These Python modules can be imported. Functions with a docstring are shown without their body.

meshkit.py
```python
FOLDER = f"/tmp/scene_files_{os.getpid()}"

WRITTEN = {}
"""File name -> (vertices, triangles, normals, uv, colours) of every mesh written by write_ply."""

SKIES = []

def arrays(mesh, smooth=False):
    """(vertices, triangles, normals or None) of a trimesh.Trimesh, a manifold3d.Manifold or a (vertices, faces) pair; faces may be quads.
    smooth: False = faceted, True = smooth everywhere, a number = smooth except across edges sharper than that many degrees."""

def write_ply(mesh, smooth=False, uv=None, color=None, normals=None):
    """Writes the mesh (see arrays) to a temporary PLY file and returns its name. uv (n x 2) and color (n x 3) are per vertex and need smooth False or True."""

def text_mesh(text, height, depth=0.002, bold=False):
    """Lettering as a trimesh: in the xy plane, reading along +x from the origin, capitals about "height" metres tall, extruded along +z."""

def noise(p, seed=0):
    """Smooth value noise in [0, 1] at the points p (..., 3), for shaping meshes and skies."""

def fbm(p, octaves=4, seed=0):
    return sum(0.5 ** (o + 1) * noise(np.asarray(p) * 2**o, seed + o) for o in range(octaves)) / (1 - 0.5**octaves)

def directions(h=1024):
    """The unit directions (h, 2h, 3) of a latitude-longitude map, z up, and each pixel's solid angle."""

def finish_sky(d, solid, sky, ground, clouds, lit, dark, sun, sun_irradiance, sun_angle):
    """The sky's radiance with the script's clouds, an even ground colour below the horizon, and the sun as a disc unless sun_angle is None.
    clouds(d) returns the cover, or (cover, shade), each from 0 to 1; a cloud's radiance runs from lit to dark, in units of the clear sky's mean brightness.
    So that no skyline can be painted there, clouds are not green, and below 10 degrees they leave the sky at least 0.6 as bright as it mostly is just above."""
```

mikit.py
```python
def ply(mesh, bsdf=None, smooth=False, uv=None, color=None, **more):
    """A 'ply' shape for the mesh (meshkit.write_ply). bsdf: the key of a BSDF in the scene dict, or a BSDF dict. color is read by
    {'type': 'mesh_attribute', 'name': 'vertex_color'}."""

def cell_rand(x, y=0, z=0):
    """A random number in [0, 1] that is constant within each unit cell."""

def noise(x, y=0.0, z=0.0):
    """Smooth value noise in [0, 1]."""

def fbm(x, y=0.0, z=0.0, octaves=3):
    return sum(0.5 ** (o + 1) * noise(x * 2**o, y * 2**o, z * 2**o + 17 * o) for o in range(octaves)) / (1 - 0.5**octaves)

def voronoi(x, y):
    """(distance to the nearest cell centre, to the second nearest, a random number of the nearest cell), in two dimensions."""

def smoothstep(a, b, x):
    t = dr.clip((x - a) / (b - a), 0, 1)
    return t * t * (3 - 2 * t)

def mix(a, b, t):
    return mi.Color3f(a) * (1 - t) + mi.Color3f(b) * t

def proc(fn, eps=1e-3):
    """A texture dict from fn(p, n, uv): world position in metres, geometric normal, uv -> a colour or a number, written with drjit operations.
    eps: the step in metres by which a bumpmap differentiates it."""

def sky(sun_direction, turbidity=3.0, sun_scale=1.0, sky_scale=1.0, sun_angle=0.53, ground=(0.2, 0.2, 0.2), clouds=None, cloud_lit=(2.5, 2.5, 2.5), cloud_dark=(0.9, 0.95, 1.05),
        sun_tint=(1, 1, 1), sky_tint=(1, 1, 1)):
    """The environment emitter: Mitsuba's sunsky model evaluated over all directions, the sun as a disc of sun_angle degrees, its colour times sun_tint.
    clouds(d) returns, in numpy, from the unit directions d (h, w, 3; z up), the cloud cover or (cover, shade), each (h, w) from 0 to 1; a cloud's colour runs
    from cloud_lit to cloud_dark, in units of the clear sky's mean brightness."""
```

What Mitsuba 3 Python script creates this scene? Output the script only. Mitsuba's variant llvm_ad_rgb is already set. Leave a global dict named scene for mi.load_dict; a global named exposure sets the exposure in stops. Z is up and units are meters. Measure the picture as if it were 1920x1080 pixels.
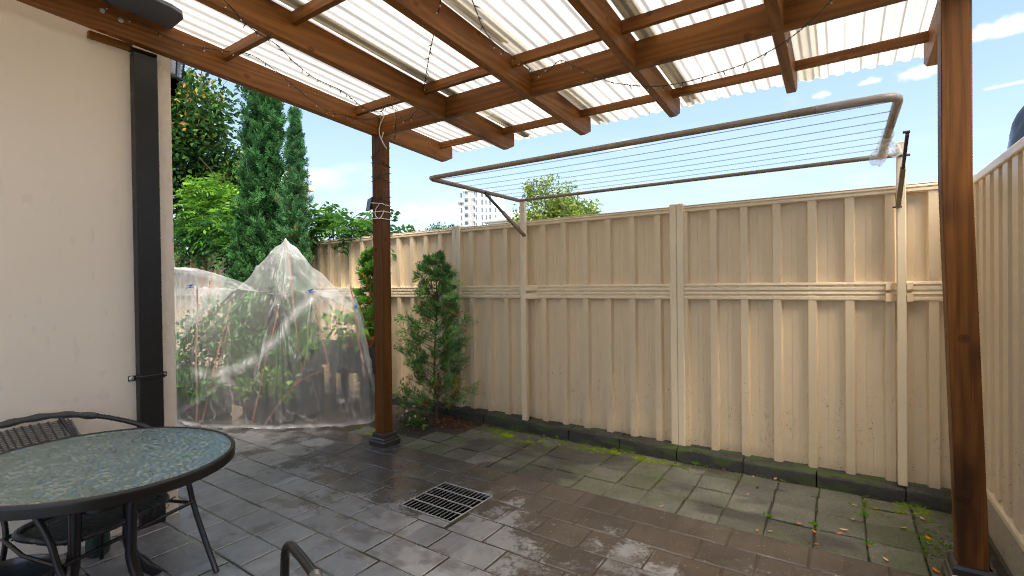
import math
import numpy as np
import scipy.sparse as sps
import trimesh
import drjit as dr
import mitsuba as mi
import mikit
import meshkit
from mikit import proc, noise, fbm, voronoi, smoothstep, mix, cell_rand
from scipy.spatial import Delaunay

scene, labels = {}, {}
# ------------------------------------------------------------------ camera, sky, exposure
YAW, PITCH, ROLL, FPX, EYE = math.radians(33.8929), math.radians(-0.51013), math.radians(0.71699), 918.996, 1.5
_f = np.array([-math.sin(YAW) * math.cos(PITCH), math.cos(YAW) * math.cos(PITCH), math.sin(PITCH)])
_r = np.array([math.cos(YAW), math.sin(YAW), 0.0])
_d = np.cross(_f, _r)
_d = -_r * math.sin(ROLL) + _d * math.cos(ROLL)
scene["camera"] = {"type": "perspective", "fov": math.degrees(2 * math.atan(960 / FPX)), "fov_axis": "x", "near_clip": 0.05, "far_clip": 3000.0,
                   "to_world": mi.ScalarTransform4f().look_at(origin=[0, 0, EYE], target=[_f[0], _f[1], EYE + _f[2]], up=[-_d[0], -_d[1], -_d[2]])}


def clouds(d):
    """A thin bright veil that thickens towards the horizon, with a few small fair-weather clouds."""
    el = np.arcsin(np.clip(d[..., 2], 0, 1))
    az = np.arctan2(d[..., 1], d[..., 0])
    p = np.stack([az * 5.0, el * 13.0, az * 0 + 0.7], -1)
    n = meshkit.fbm(p + 11.3, 5, 3)
    puff = np.clip((n - 0.70) * 6.0, 0, 1) * np.clip((el - 0.10) * 9, 0, 1)
    for a0, e0, wa, we in ((1.380, 0.342, 0.050, 0.017), (1.466, 0.309, 0.030, 0.013), (1.529, 0.313, 0.020, 0.006), (1.597, 0.306, 0.016, 0.006), (1.94, 0.263, 0.035, 0.012), (1.37, 0.268, 0.03, 0.004), (2.27, 0.14, 0.16, 0.02)):
        g2 = ((az - a0) / wa) ** 2 + ((el - e0) / we * np.where(el < e0, 1.5, 1.0)) ** 2
        near = g2 < 9
        nn = np.zeros_like(az)
        nn[near] = meshkit.fbm(np.stack([az[near] * 70, el[near] * 110, az[near] * 0 + a0], -1), 4, 5)
        puff = np.maximum(puff, np.clip((np.exp(-g2) + (nn - 0.5) * 1.1 - 0.42) * 4.5, 0, 1) * near * 0.95)
    low = np.clip((meshkit.fbm(p * [1.4, 3.0, 1] + 4.0, 4, 9) - 0.5) * 3.0, 0, 1) * np.clip((0.30 - el) * 6, 0, 1) * 0.55
    veil = 0.22 + 0.60 * np.exp(-el / 0.20)
    return 1 - (1 - veil) * (1 - puff) * (1 - low), np.clip((n - 0.75) * 2.0, 0, 0.3)


scene["sky"] = mikit.sky((0.42, -0.22, 0.88), turbidity=3, sun_scale=0.85, sun_angle=46.0, sky_scale=1.0, clouds=clouds, cloud_lit=(1.62, 1.66, 1.72), cloud_dark=(1.5, 1.55, 1.65), sky_tint=(0.56, 0.74, 0.86), sun_tint=(0.94, 0.99, 1.06), ground=(0.16, 0.15, 0.14))
exposure = 3.32

# ------------------------------------------------------------------ helpers
used = {}


def numbered(key):
    n = used.get(key, -1) + 1
    used[key] = n
    return key if n == 0 else f"{key}_{n:03d}"


class MB:
    def __init__(self):
        self.v, self.f, self.c, self.n = [], [], [], 0

    def add(self, v, f, c=None):
        v, f = np.asarray(v, float), np.asarray(f, int)
        if f.ndim == 2 and f.shape[1] == 4:
            f = np.vstack([f[:, [0, 1, 2]], f[:, [0, 2, 3]]])
        self.v.append(v)
        self.f.append(f + self.n)
        if c is not None:
            self.c.append(np.broadcast_to(np.asarray(c, float), (len(v), 3)))
        self.n += len(v)
        return self

    def hull(self, pts):
        h = trimesh.convex.convex_hull(np.asarray(pts, float))
        return self.add(h.vertices, h.faces)

    def box(self, lo, hi, c=0.0, M=None):
        lo, hi = np.asarray(lo, float), np.asarray(hi, float)
        if c <= 0:
            v = np.array([[(lo, hi)[i][0], (lo, hi)[j][1], (lo, hi)[k][2]] for i in (0, 1) for j in (0, 1) for k in (0, 1)])
            f = [[0, 1, 3, 2], [4, 6, 7, 5], [0, 4, 5, 1], [2, 3, 7, 6], [0, 2, 6, 4], [1, 5, 7, 3]]
            if M is not None:
                v = v @ M[:3, :3].T + M[:3, 3]
            return self.add(v, f)
        pts = []
        for i in (0, 1):
            for j in (0, 1):
                for k in (0, 1):
                    p = np.array([(lo, hi)[i][0], (lo, hi)[j][1], (lo, hi)[k][2]])
                    s = np.array([1 - 2 * i, 1 - 2 * j, 1 - 2 * k]) * c
                    for a in range(3):
                        q = p + s
                        q[a] = p[a]
                        pts.append(q)
        pts = np.array(pts)
        if M is not None:
            pts = pts @ M[:3, :3].T + M[:3, 3]
        return self.hull(pts)

    def beam(self, p0, p1, w, h, up=(0, 0, 1), c=0.0):
        p0, p1 = np.asarray(p0, float), np.asarray(p1, float)
        z = p1 - p0
        L = np.linalg.norm(z)
        z = z / L
        x = np.cross(up, z)
        x /= np.linalg.norm(x)
        y = np.cross(z, x)
        M = np.eye(4)
        M[:3, 0], M[:3, 1], M[:3, 2], M[:3, 3] = x, y, z, p0
        return self.box((-w / 2, -h / 2, 0), (w / 2, h / 2, L), c, M)

    def tube(self, pts, r, n=8, caps=True):
        pts = np.asarray(pts, float)
        m = len(pts)
        r = np.broadcast_to(np.asarray(r, float), (m,))
        t = np.gradient(pts, axis=0)
        t /= np.linalg.norm(t, axis=1, keepdims=True) + 1e-12
        u = np.cross(t[0], [0.13, 0.29, 0.95])
        if np.linalg.norm(u) < 1e-3:
            u = np.cross(t[0], [1, 0, 0])
        us = []
        for i in range(m):
            u = u - t[i] * (u @ t[i])
            u = u / (np.linalg.norm(u) + 1e-12)
            us.append(u)
        us = np.array(us)
        ws = np.cross(t, us)
        a = np.arange(n) * 2 * np.pi / n
        ring = pts[:, None] + r[:, None, None] * (np.cos(a)[None, :, None] * us[:, None] + np.sin(a)[None, :, None] * ws[:, None])
        v = ring.reshape(-1, 3)
        i, j = np.meshgrid(np.arange(m - 1), np.arange(n), indexing="ij")
        i, j = i.ravel(), j.ravel()
        f = np.stack([i * n + j, i * n + (j + 1) % n, (i + 1) * n + (j + 1) % n, (i + 1) * n + j], 1)
        f = np.vstack([f[:, [0, 1, 2]], f[:, [0, 2, 3]]])
        if caps:
            v = np.vstack([v, pts[:1], pts[-1:]])
            k = np.arange(n)
            f = np.vstack([f, np.stack([(k + 1) % n, k, k * 0 + m * n], 1), np.stack([(m - 1) * n + k, (m - 1) * n + (k + 1) % n, k * 0 + m * n + 1], 1)])
        return self.add(v, f)

    def lathe(self, prof, centre, n=32, M=None):
        prof = np.asarray(prof, float)
        q = np.vstack([prof, prof[:1]]) if prof[0, 0] > 0 or prof[-1, 0] > 0 else np.vstack([prof, [[0, prof[0, 1]]]])
        if (q[:-1, 0] * q[1:, 1] - q[1:, 0] * q[:-1, 1]).sum() < 0:  # faces must look outwards
            prof = prof[::-1]
        a = np.arange(n) * 2 * np.pi / n
        v = np.stack([prof[:, None, 0] * np.cos(a), prof[:, None, 0] * np.sin(a), prof[:, None, 1] + 0 * a], -1).reshape(-1, 3)
        m = len(prof)
        i, j = np.meshgrid(np.arange(m - 1), np.arange(n), indexing="ij")
        i, j = i.ravel(), j.ravel()
        f = np.stack([i * n + j, i * n + (j + 1) % n, (i + 1) * n + (j + 1) % n, (i + 1) * n + j], 1)
        if M is not None:
            v = v @ np.asarray(M).T
        return self.add(v + np.asarray(centre, float), f)

    def out(self, key, bsdf, smooth=False, M=None, exact=False, **more):
        if not self.v:
            return None
        key = key if exact else numbered(key)
        v, f = np.vstack(self.v), np.vstack(self.f)
        if M is not None:
            v = v @ M[:3, :3].T + M[:3, 3]
        c = np.vstack(self.c) if self.c else None
        scene[key] = mikit.ply((v, f), bsdf, smooth=smooth, color=c, **more)
        return key


def thing(name, label, category, group=None, kind=None):
    key = numbered(name)
    tag(key, label, category, group, kind)
    return key


def tag(key, label, category=None, group=None, kind=None):
    d = {"label": label} if label else {}
    if category:
        d["category"] = category
    if group:
        d["group"] = group
    if kind:
        d["kind"] = kind
    labels[key] = d
    return key


def spline(pts, n):
    """Catmull-Rom through the points."""
    p = np.asarray(pts, float)
    p = np.vstack([2 * p[0] - p[1], p, 2 * p[-1] - p[-2]])
    out = []
    for i in range(1, len(p) - 2):
        t = np.linspace(0, 1, n, endpoint=False)[:, None]
        a, b, c, d = p[i - 1], p[i], p[i + 1], p[i + 2]
        out.append(0.5 * (2 * b + (c - a) * t + (2 * a - 5 * b + 4 * c - d) * t ** 2 + (3 * b - a - 3 * c + d) * t ** 3))
    return np.vstack(out + [p[-2:-1]])


def leaves(origin, direc, side, length, width, fold=0.15, droop=0.0):
    """Leaf blades: four points and two triangles each."""
    o, d, s = (np.asarray(a, float) for a in (origin, direc, side))
    L, W = np.broadcast_to(length, (len(o),))[:, None], np.broadcast_to(width, (len(o),))[:, None]
    nrm = np.cross(d, s)
    mid = o + d * L * 0.45 + nrm * L * fold * 0.3
    a = mid + s * W / 2 + nrm * W * fold
    b = mid - s * W / 2 + nrm * W * fold
    tip = o + d * L - np.array([0, 0, 1.0]) * L * droop
    v = np.stack([o, a, tip, b], 1).reshape(-1, 3)
    k = np.arange(len(o))[:, None] * 4
    f = np.concatenate([k + [0, 1, 2], k + [0, 2, 3]], 0)
    return v, f


def unit(v):
    return v / (np.linalg.norm(v, axis=-1, keepdims=True) + 1e-12)


def frame_side(d, rng):
    return unit(np.cross(d, unit(rng.normal(size=d.shape))))


# ------------------------------------------------------------------ materials
def P(**k):
    return {"type": "principled", **k}


def two(**k):
    return {"type": "twosided", "bsdf": P(**k)}


def rgb(*c):
    return {"type": "rgb", "value": list(c)}


def plain(name, c, rough=0.5, spec=0.5, metal=0.0, **k):
    scene[name] = P(base_color=rgb(*c), roughness=rough, specular=spec, metallic=metal, **k)


def bump(b, fn, scale, eps=1e-3):
    return {"type": "bumpmap", "height": proc(fn, eps), "scale": scale, "inner": b}


def wood(axis, dark=1.0):
    def grain(p, n, uv):
        a, b, c = (p.x, p.y, p.z) if axis == 0 else (p.y, p.x, p.z) if axis == 1 else (p.z, p.x, p.y)
        w = 0.05 * fbm(a * 1.3, b * 9, c * 9, 2)
        ring = 0.5 + 0.5 * dr.sin((b + c * 0.8 + w * 2.4) * 125 + 5 * noise(a * 0.7, b * 5, c * 5))
        fine = noise(a * 5, b * 420, c * 420)
        tone = fbm(a * 1.1, b * 2.6, c * 2.6, 3)
        stain = smoothstep(0.60, 0.80, fbm(a * 2.2 + 7, b * 7, c * 7, 3))
        col = mix((0.32, 0.128, 0.028), (0.088, 0.031, 0.010), 0.38 * ring + 0.55 * fine)
        col = mix(col, (0.18, 0.062, 0.011), 0.22) * (0.62 + 0.75 * tone)
        kd, k2, kr = voronoi(a * 2.4 + 3.7 * axis, (b + c * 1.3) * 2.4 + 1.9)
        kd = kd + 0.02 * noise(a * 60, b * 60, c * 60)
        knot = smoothstep(0.075, 0.045, kd)
        halo = smoothstep(0.17, 0.07, kd)
        col = mix(col, (0.26, 0.085, 0.014), 0.5 * halo)
        col = mix(col, (0.055, 0.018, 0.006), knot * (0.55 + 0.4 * dr.sin(kd * 260)))
        return mix(col, (0.030, 0.013, 0.007), 0.75 * stain) * dark
    return grain


for _k, _a, _b in (("wood_along_x", 0, 0.85), ("wood_along_y", 1, 0.95), ("wood_along_z", 2, 0.58)):
    scene[_k] = P(base_color=proc(wood(_a, _b)), roughness=0.5, specular=0.16)


def fence_colour(p, n, uv):
    base = mix((0.65, 0.52, 0.345), (0.60, 0.475, 0.31), fbm(p.x * 2.5, p.y * 2.5, p.z * 1.2, 3))
    low = smoothstep(1.0, 0.12, p.z)
    streak = fbm(p.x * 16, p.y * 16, p.z * 1.6, 3)
    spots = smoothstep(0.83 - 0.12 * low * streak, 0.90, noise(p.x * 150, p.y * 150, p.z * 95)) * smoothstep(0.95, 0.35, p.z) * smoothstep(0.45, 0.7, noise(p.x * 34, p.y * 34, p.z * 5))
    dirt = smoothstep(0.42, 0.75, streak) * smoothstep(0.75, 0.08, p.z)
    col = mix(base, (0.36, 0.29, 0.20), 0.06 * dirt)
    col = mix(col, (0.20, 0.16, 0.115), 0.35 * smoothstep(0.20, 0.10, p.z) * fbm(p.x * 9, p.y * 9, p.z * 9, 2))
    return mix(col, (0.035, 0.03, 0.026), dr.minimum(0.9, spots * 1.3))


scene["fence_paint"] = {"type": "twosided", "bsdf": P(base_color=proc(fence_colour), roughness=0.40, specular=0.5)}
scene["fence_trim"] = two(base_color=proc(lambda p, n, uv: mix((0.72, 0.60, 0.42), (0.66, 0.545, 0.37), fbm(p.x * 6, p.y * 6, p.z * 6, 3))), roughness=0.36, specular=0.5)


def plinth_colour(p, n, uv):
    g = noise(p.x * 130, p.y * 130, p.z * 130)
    return mix(mix((0.40, 0.34, 0.25), (0.27, 0.22, 0.15), fbm(p.y * 7, p.z * 7, 0, 3)), (0.05, 0.045, 0.04), smoothstep(0.80, 0.9, g))


scene["plinth_board"] = P(base_color=proc(plinth_colour), roughness=0.8)


def render_colour(p, n, uv):
    t = fbm(p.x * 1.5, p.y * 1.5, p.z * 1.5, 3)
    col = mix((0.73, 0.63, 0.52), (0.68, 0.58, 0.47), t)
    scuff = smoothstep(0.80, 0.88, noise(p.y * 34, p.z * 14, 3)) * smoothstep(0.62, 0.75, noise(p.y * 3, p.z * 3, 8))
    return mix(col, (0.36, 0.29, 0.24), 0.12 * scuff)


scene["wall_render"] = bump(P(base_color=proc(render_colour), roughness=0.85, specular=0.3), lambda p, n, uv: fbm(p.x * 120, p.y * 120, p.z * 120, 2), 0.0012)
scene["wall_trim"] = P(base_color=rgb(0.66, 0.57, 0.48), roughness=0.8)


def wet(p):
    return smoothstep(0.34, 0.58, fbm(p.x * 1.7 + 3, p.y * 1.7, 0, 4))


def brown_side(p):
    return smoothstep(-0.45, 0.35, (p.x + 1.95) * 0.55 + (p.y - 2.55) * 0.42 + 0.7 * (fbm(p.x * 2.3, p.y * 2.3, 5, 3) - 0.5))


def pale_mask(p):
    """1 where the concrete colour is paler, mostly near and to the left, 0 where it is darker."""
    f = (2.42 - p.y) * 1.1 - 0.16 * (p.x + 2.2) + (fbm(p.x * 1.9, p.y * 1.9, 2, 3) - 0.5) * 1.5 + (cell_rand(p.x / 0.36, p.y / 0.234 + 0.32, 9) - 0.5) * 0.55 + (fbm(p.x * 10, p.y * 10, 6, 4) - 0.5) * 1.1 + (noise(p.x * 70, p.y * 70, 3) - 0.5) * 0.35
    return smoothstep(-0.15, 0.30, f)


def slab_colour(p, n, uv):
    a = fbm(p.x * 5, p.y * 5, 1, 4)
    b = fbm(p.x * 22 + 3 * noise(p.x * 4, p.y * 4), p.y * 12, 5, 3)
    cell = 0.8 + 0.4 * cell_rand(p.x / 0.36, p.y / 0.234 + 0.32, 4)
    cool = mix((0.034, 0.033, 0.033), (0.066, 0.063, 0.062), a)
    warm = mix((0.030, 0.0225, 0.0185), (0.062, 0.049, 0.041), a)
    dark_col = mix(cool, warm, brown_side(p)) * cell
    pale_col = mix((0.095, 0.094, 0.094), (0.195, 0.194, 0.194), 0.5 * a + 0.5 * b) * cell
    col = mix(dark_col, pale_col, pale_mask(p))
    stain = smoothstep(0.62, 0.76, fbm(p.x * 4 + 11, p.y * 6, 7, 4))
    col = mix(col, (0.050, 0.035, 0.024), 0.55 * stain)
    grit = smoothstep(0.93, 0.96, noise(p.x * 130, p.y * 130, 2))
    return mix(col, (0.36, 0.34, 0.32), 0.45 * grit)


def slab_rough(p, n, uv):
    return 0.09 + 0.10 * (1 - wet(p)) + 0.06 * noise(p.x * 40, p.y * 40) + 0.22 * pale_mask(p)


def slab_height(p, n, uv):
    w = 2 * noise(p.x * 3, p.y * 3)
    cleft = fbm(p.x * 9 + w, p.y * 5, 3, 4)
    ledge = smoothstep(0.5, 0.53, fbm(p.x * 6 + w, p.y * 10, 9, 3)) * 0.35
    crack = smoothstep(0.035, 0.0, dr.abs(fbm(p.x * 7, p.y * 4 + w, 12, 3) - 0.5)) * 0.35
    return cleft + ledge - crack + 0.22 * noise(p.x * 75, p.y * 75, 4)


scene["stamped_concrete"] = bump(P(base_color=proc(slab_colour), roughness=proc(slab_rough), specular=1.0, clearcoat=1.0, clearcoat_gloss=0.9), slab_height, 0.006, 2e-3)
scene["joint_mortar"] = P(base_color=rgb(0.030, 0.024, 0.019), roughness=0.07, specular=1.0, clearcoat=1.0, clearcoat_gloss=0.95)


def paver_colour(p, n, uv):
    a = fbm(p.x * 4, p.y * 4, 1, 4)
    col = mix((0.065, 0.064, 0.052), (0.135, 0.132, 0.110), a) * (0.75 + 0.5 * cell_rand(p.x / 0.2545 + 0.55, p.y / 0.2545 + 0.39))
    col = mix(col, (0.060, 0.075, 0.025), 0.45 * smoothstep(0.42, 0.66, fbm(p.x * 3.2 + 9, p.y * 3.2, 3, 4)))
    col = mix(col, (0.045, 0.040, 0.035), 0.8 * smoothstep(0.56, 0.70, fbm(p.x * 2.1, p.y * 3.1, 8, 3)))
    return col * (0.65 + 0.7 * noise(p.x * 190, p.y * 190, 1))


scene["paver_stone"] = bump(P(base_color=proc(paver_colour), roughness=0.62, specular=0.4), lambda p, n, uv: fbm(p.x * 130, p.y * 130, p.z * 130, 2), 0.003)


def block_colour(p, n, uv):
    a = fbm(p.x * 8, p.y * 8, p.z * 8, 4)
    col = mix((0.014, 0.0135, 0.0125), (0.055, 0.053, 0.048), a) * (0.5 + 1.0 * noise(p.x * 170, p.y * 170, p.z * 170))
    return mix(col, (0.045, 0.075, 0.015), 0.8 * smoothstep(0.5, 0.68, fbm(p.x * 5 + 5, p.y * 12, p.z * 14, 3)))


scene["edging_concrete"] = bump(P(base_color=proc(block_colour), roughness=0.75), lambda p, n, uv: fbm(p.x * 110, p.y * 110, p.z * 110, 3), 0.006)
scene["dark_soil"] = bump(P(base_color=proc(lambda p, n, uv: mix((0.016, 0.013, 0.010), (0.06, 0.045, 0.032), fbm(p.x * 14, p.y * 14, 1, 4))), roughness=0.9), lambda p, n, uv: fbm(p.x * 30, p.y * 30, 2, 3), 0.02)
scene["far_ground"] = P(base_color=proc(lambda p, n, uv: mix((0.07, 0.09, 0.04), (0.14, 0.13, 0.10), fbm(p.x * 0.2, p.y * 0.2, 0, 4))), roughness=0.95)


def roof_colour(p, n, uv):
    t = fbm(p.x * 3, p.y * 0.9, 2, 3)
    col = mix((0.90, 0.875, 0.81), (0.80, 0.77, 0.69), t)
    ph = dr.abs(p.x / 0.096 - dr.floor(p.x / 0.096) - 0.5)
    edge = smoothstep(0.16, 0.07, dr.abs(ph - 0.25))
    run = noise(p.x * 60, p.y * 2.2, 3)
    return mix(col, (0.40, 0.38, 0.34), 0.60 * edge * (0.45 + 0.8 * run) * smoothstep(0.3, 0.6, noise(p.x * 11, p.y * 0.5, 4) + 0.25))


scene["roof_plastic"] = {"type": "principledthin", "base_color": proc(roof_colour), "roughness": 0.5, "diff_trans": 1.05, "eta": 1.45}


def grime_colour(p, n, uv):
    return mix((0.50, 0.45, 0.33), (0.17, 0.15, 0.11), smoothstep(0.3, 0.7, fbm(p.x * 25, p.y * 2.5, 5, 3)))


scene["roof_lap_grime"] = {"type": "principledthin", "base_color": proc(grime_colour), "roughness": 0.6, "diff_trans": 1.1, "eta": 1.45}
plain("black_metal", (0.011, 0.010, 0.010), 0.28, 0.5)
plain("black_plastic", (0.026, 0.026, 0.027), 0.25, 0.8)
plain("dark_bronze", (0.012, 0.011, 0.0105), 0.42, 0.4)
plain("rim_metal", (0.013, 0.011, 0.010), 0.30, 0.5)
plain("galvanised", (0.50, 0.50, 0.49), 0.35, 0.5, 0.6)
plain("pit_black", (0.003, 0.003, 0.003), 0.9, 0.1)
plain("screw_metal", (0.45, 0.47, 0.48), 0.35, 0.5, 1.0)
scene["line_metal"] = P(base_color=proc(lambda p, n, uv: mix((0.29, 0.215, 0.14), (0.14, 0.10, 0.065), fbm(p.x * 20, p.y * 20, p.z * 20, 3))), roughness=0.42)
plain("brace_dark", (0.03, 0.027, 0.025), 0.45)
plain("line_cord", (0.22, 0.20, 0.12), 0.7)
plain("white_cord", (0.78, 0.76, 0.70), 0.5)
plain("bulb_clear", (0.55, 0.58, 0.60), 0.15, 0.8)
plain("cable_green", (0.018, 0.022, 0.020), 0.5)
plain("peg_blue", (0.02, 0.14, 0.62), 0.4)
plain("peg_white", (0.75, 0.75, 0.74), 0.4)
plain("tag_teal", (0.05, 0.45, 0.42), 0.5)
plain("weave_black", (0.055, 0.053, 0.052), 0.25, 0.8)
plain("lid_green", (0.01, 0.27, 0.09), 0.35)
plain("bottle_green", (0.02, 0.045, 0.03), 0.3)
plain("bottle_white", (0.70, 0.72, 0.70), 0.35)
plain("terracotta", (0.36, 0.10, 0.05), 0.8)
plain("dark_panel", (0.075, 0.085, 0.105), 0.35)
plain("stake_rust", (0.33, 0.13, 0.07), 0.7)
plain("bark_brown", (0.085, 0.052, 0.032), 0.85)
plain("bark_red", (0.20, 0.085, 0.04), 0.85)
plain("tower_white", (0.80, 0.80, 0.79), 0.6)
plain("tower_grey", (0.42, 0.42, 0.43), 0.6)
plain("tower_glass", (0.16, 0.20, 0.24), 0.15, 0.6)
plain("house_pink", (0.55, 0.44, 0.36), 0.8)
plain("roof_tile", (0.34, 0.20, 0.14), 0.8)
scene["lamp_glass"] = {"type": "thindielectric", "int_ior": 1.5}
scene["thin_film"] = {"type": "mask", "opacity": 0.16, "inner": {"type": "twosided", "bsdf": P(base_color=rgb(0.6, 0.58, 0.55), roughness=0.1, specular=0.9)}}
scene["clear_film"] = {"type": "mask", "opacity": 0.5, "inner": {"type": "twosided", "bsdf": P(base_color=rgb(0.75, 0.74, 0.72), roughness=0.12, specular=0.9)}}
scene["planter_two"] = two(base_color=proc(lambda p, n, uv: mix((0.018, 0.019, 0.023), (0.045, 0.047, 0.055), fbm(p.x * 12, p.y * 12, p.z * 12, 3))), roughness=0.85)
VC = {"type": "mesh_attribute", "name": "vertex_color"}
scene["leaf"] = {"type": "principledthin", "base_color": VC, "roughness": 0.42, "diff_trans": 0.7, "eta": 1.4}
scene["needle"] = {"type": "principledthin", "base_color": VC, "roughness": 0.6, "diff_trans": 0.55, "eta": 1.35}
scene["moss_green"] = {"type": "twosided", "bsdf": {"type": "diffuse", "reflectance": VC}}
NET_BASE = 0.17
for _k, _o in (("net_fabric", NET_BASE), ("net_fold", proc(lambda p, n, uv: uv.x))):
    scene[_k] = {"type": "mask", "opacity": _o, "inner": {"type": "principledthin", "base_color": rgb(0.93, 0.945, 0.96), "roughness": 0.7, "diff_trans": 0.9, "eta": 1.3}}


scene["rain_glass"] = {"type": "blendbsdf", "weight": 0.62, "a": {"type": "dielectric", "int_ior": 1.52, "specular_transmittance": rgb(0.80, 0.92, 0.89)},
                       "b": {"type": "twosided", "bsdf": P(base_color=rgb(0.33, 0.42, 0.40), roughness=0.05, specular=1.0, metallic=0.62)}}

# ------------------------------------------------------------------ ground, patio, pavers
GX0, GX1, GY0, GY1 = -2.508, -2.055, 2.330, 2.782


def holed(mb, x0, x1, y0, y1, z):
    for a, b, c, d in ((x0, GX0, y0, y1), (GX1, x1, y0, y1), (GX0, GX1, y0, GY0), (GX0, GX1, GY1, y1)):
        mb.add([[a, c, z], [b, c, z], [b, d, z], [a, d, z]], [[0, 1, 2, 3]])


g = MB()
holed(g, -14.0, 14.0, -14.0, 14.0, -0.05)
for a, b, c, d in ((-2500, -14, -2500, 2500), (14, 2500, -2500, 2500), (-14, 14, -2500, -14), (-14, 14, 14, 2500)):
    g.add([[a, c, -0.05], [b, c, -0.05], [b, d, -0.05], [a, d, -0.05]], [[0, 1, 2, 3]])
tag(g.out("ground", "far_ground"), "flat ground around the yard reaching to the horizon", kind="structure")
g = MB()
NX, NY = 60, 40
xs, ys = np.linspace(-10.5, 0.70, NX), np.linspace(3.22, 4.5, NY)
X, Y = np.meshgrid(xs, ys, indexing="ij")
Z = -0.022 + 0.02 * (meshkit.fbm(np.stack([X * 4, Y * 4, X * 0], -1), 3, 5) - 0.5) + np.where(X < -3.0, 0.05 * np.clip((-3.0 - X) * 1.2, 0, 1) * np.clip((Y - 3.55) * 3, 0, 1), 0)
i, j = np.meshgrid(np.arange(NX - 1), np.arange(NY - 1), indexing="ij")
i, j = i.ravel(), j.ravel()
g.add(np.stack([X, Y, Z], -1).reshape(-1, 3), np.stack([i * NY + j, (i + 1) * NY + j, (i + 1) * NY + j + 1, i * NY + j + 1], 1))
g.add([[0.44, -3, -0.03], [0.9, -3, -0.03], [0.9, 3.23, -0.03], [0.44, 3.23, -0.03]], [[0, 1, 2, 3]])
g.add([[-10.5, 1.2, -0.012], [-5.0, 1.2, -0.012], [-5.0, 3.23, -0.012], [-10.5, 3.23, -0.012]], [[0, 1, 2, 3]])
tag(g.out("garden_soil", "dark_soil"), "damp dark garden soil below the netting and along the fences", kind="structure")

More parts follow.
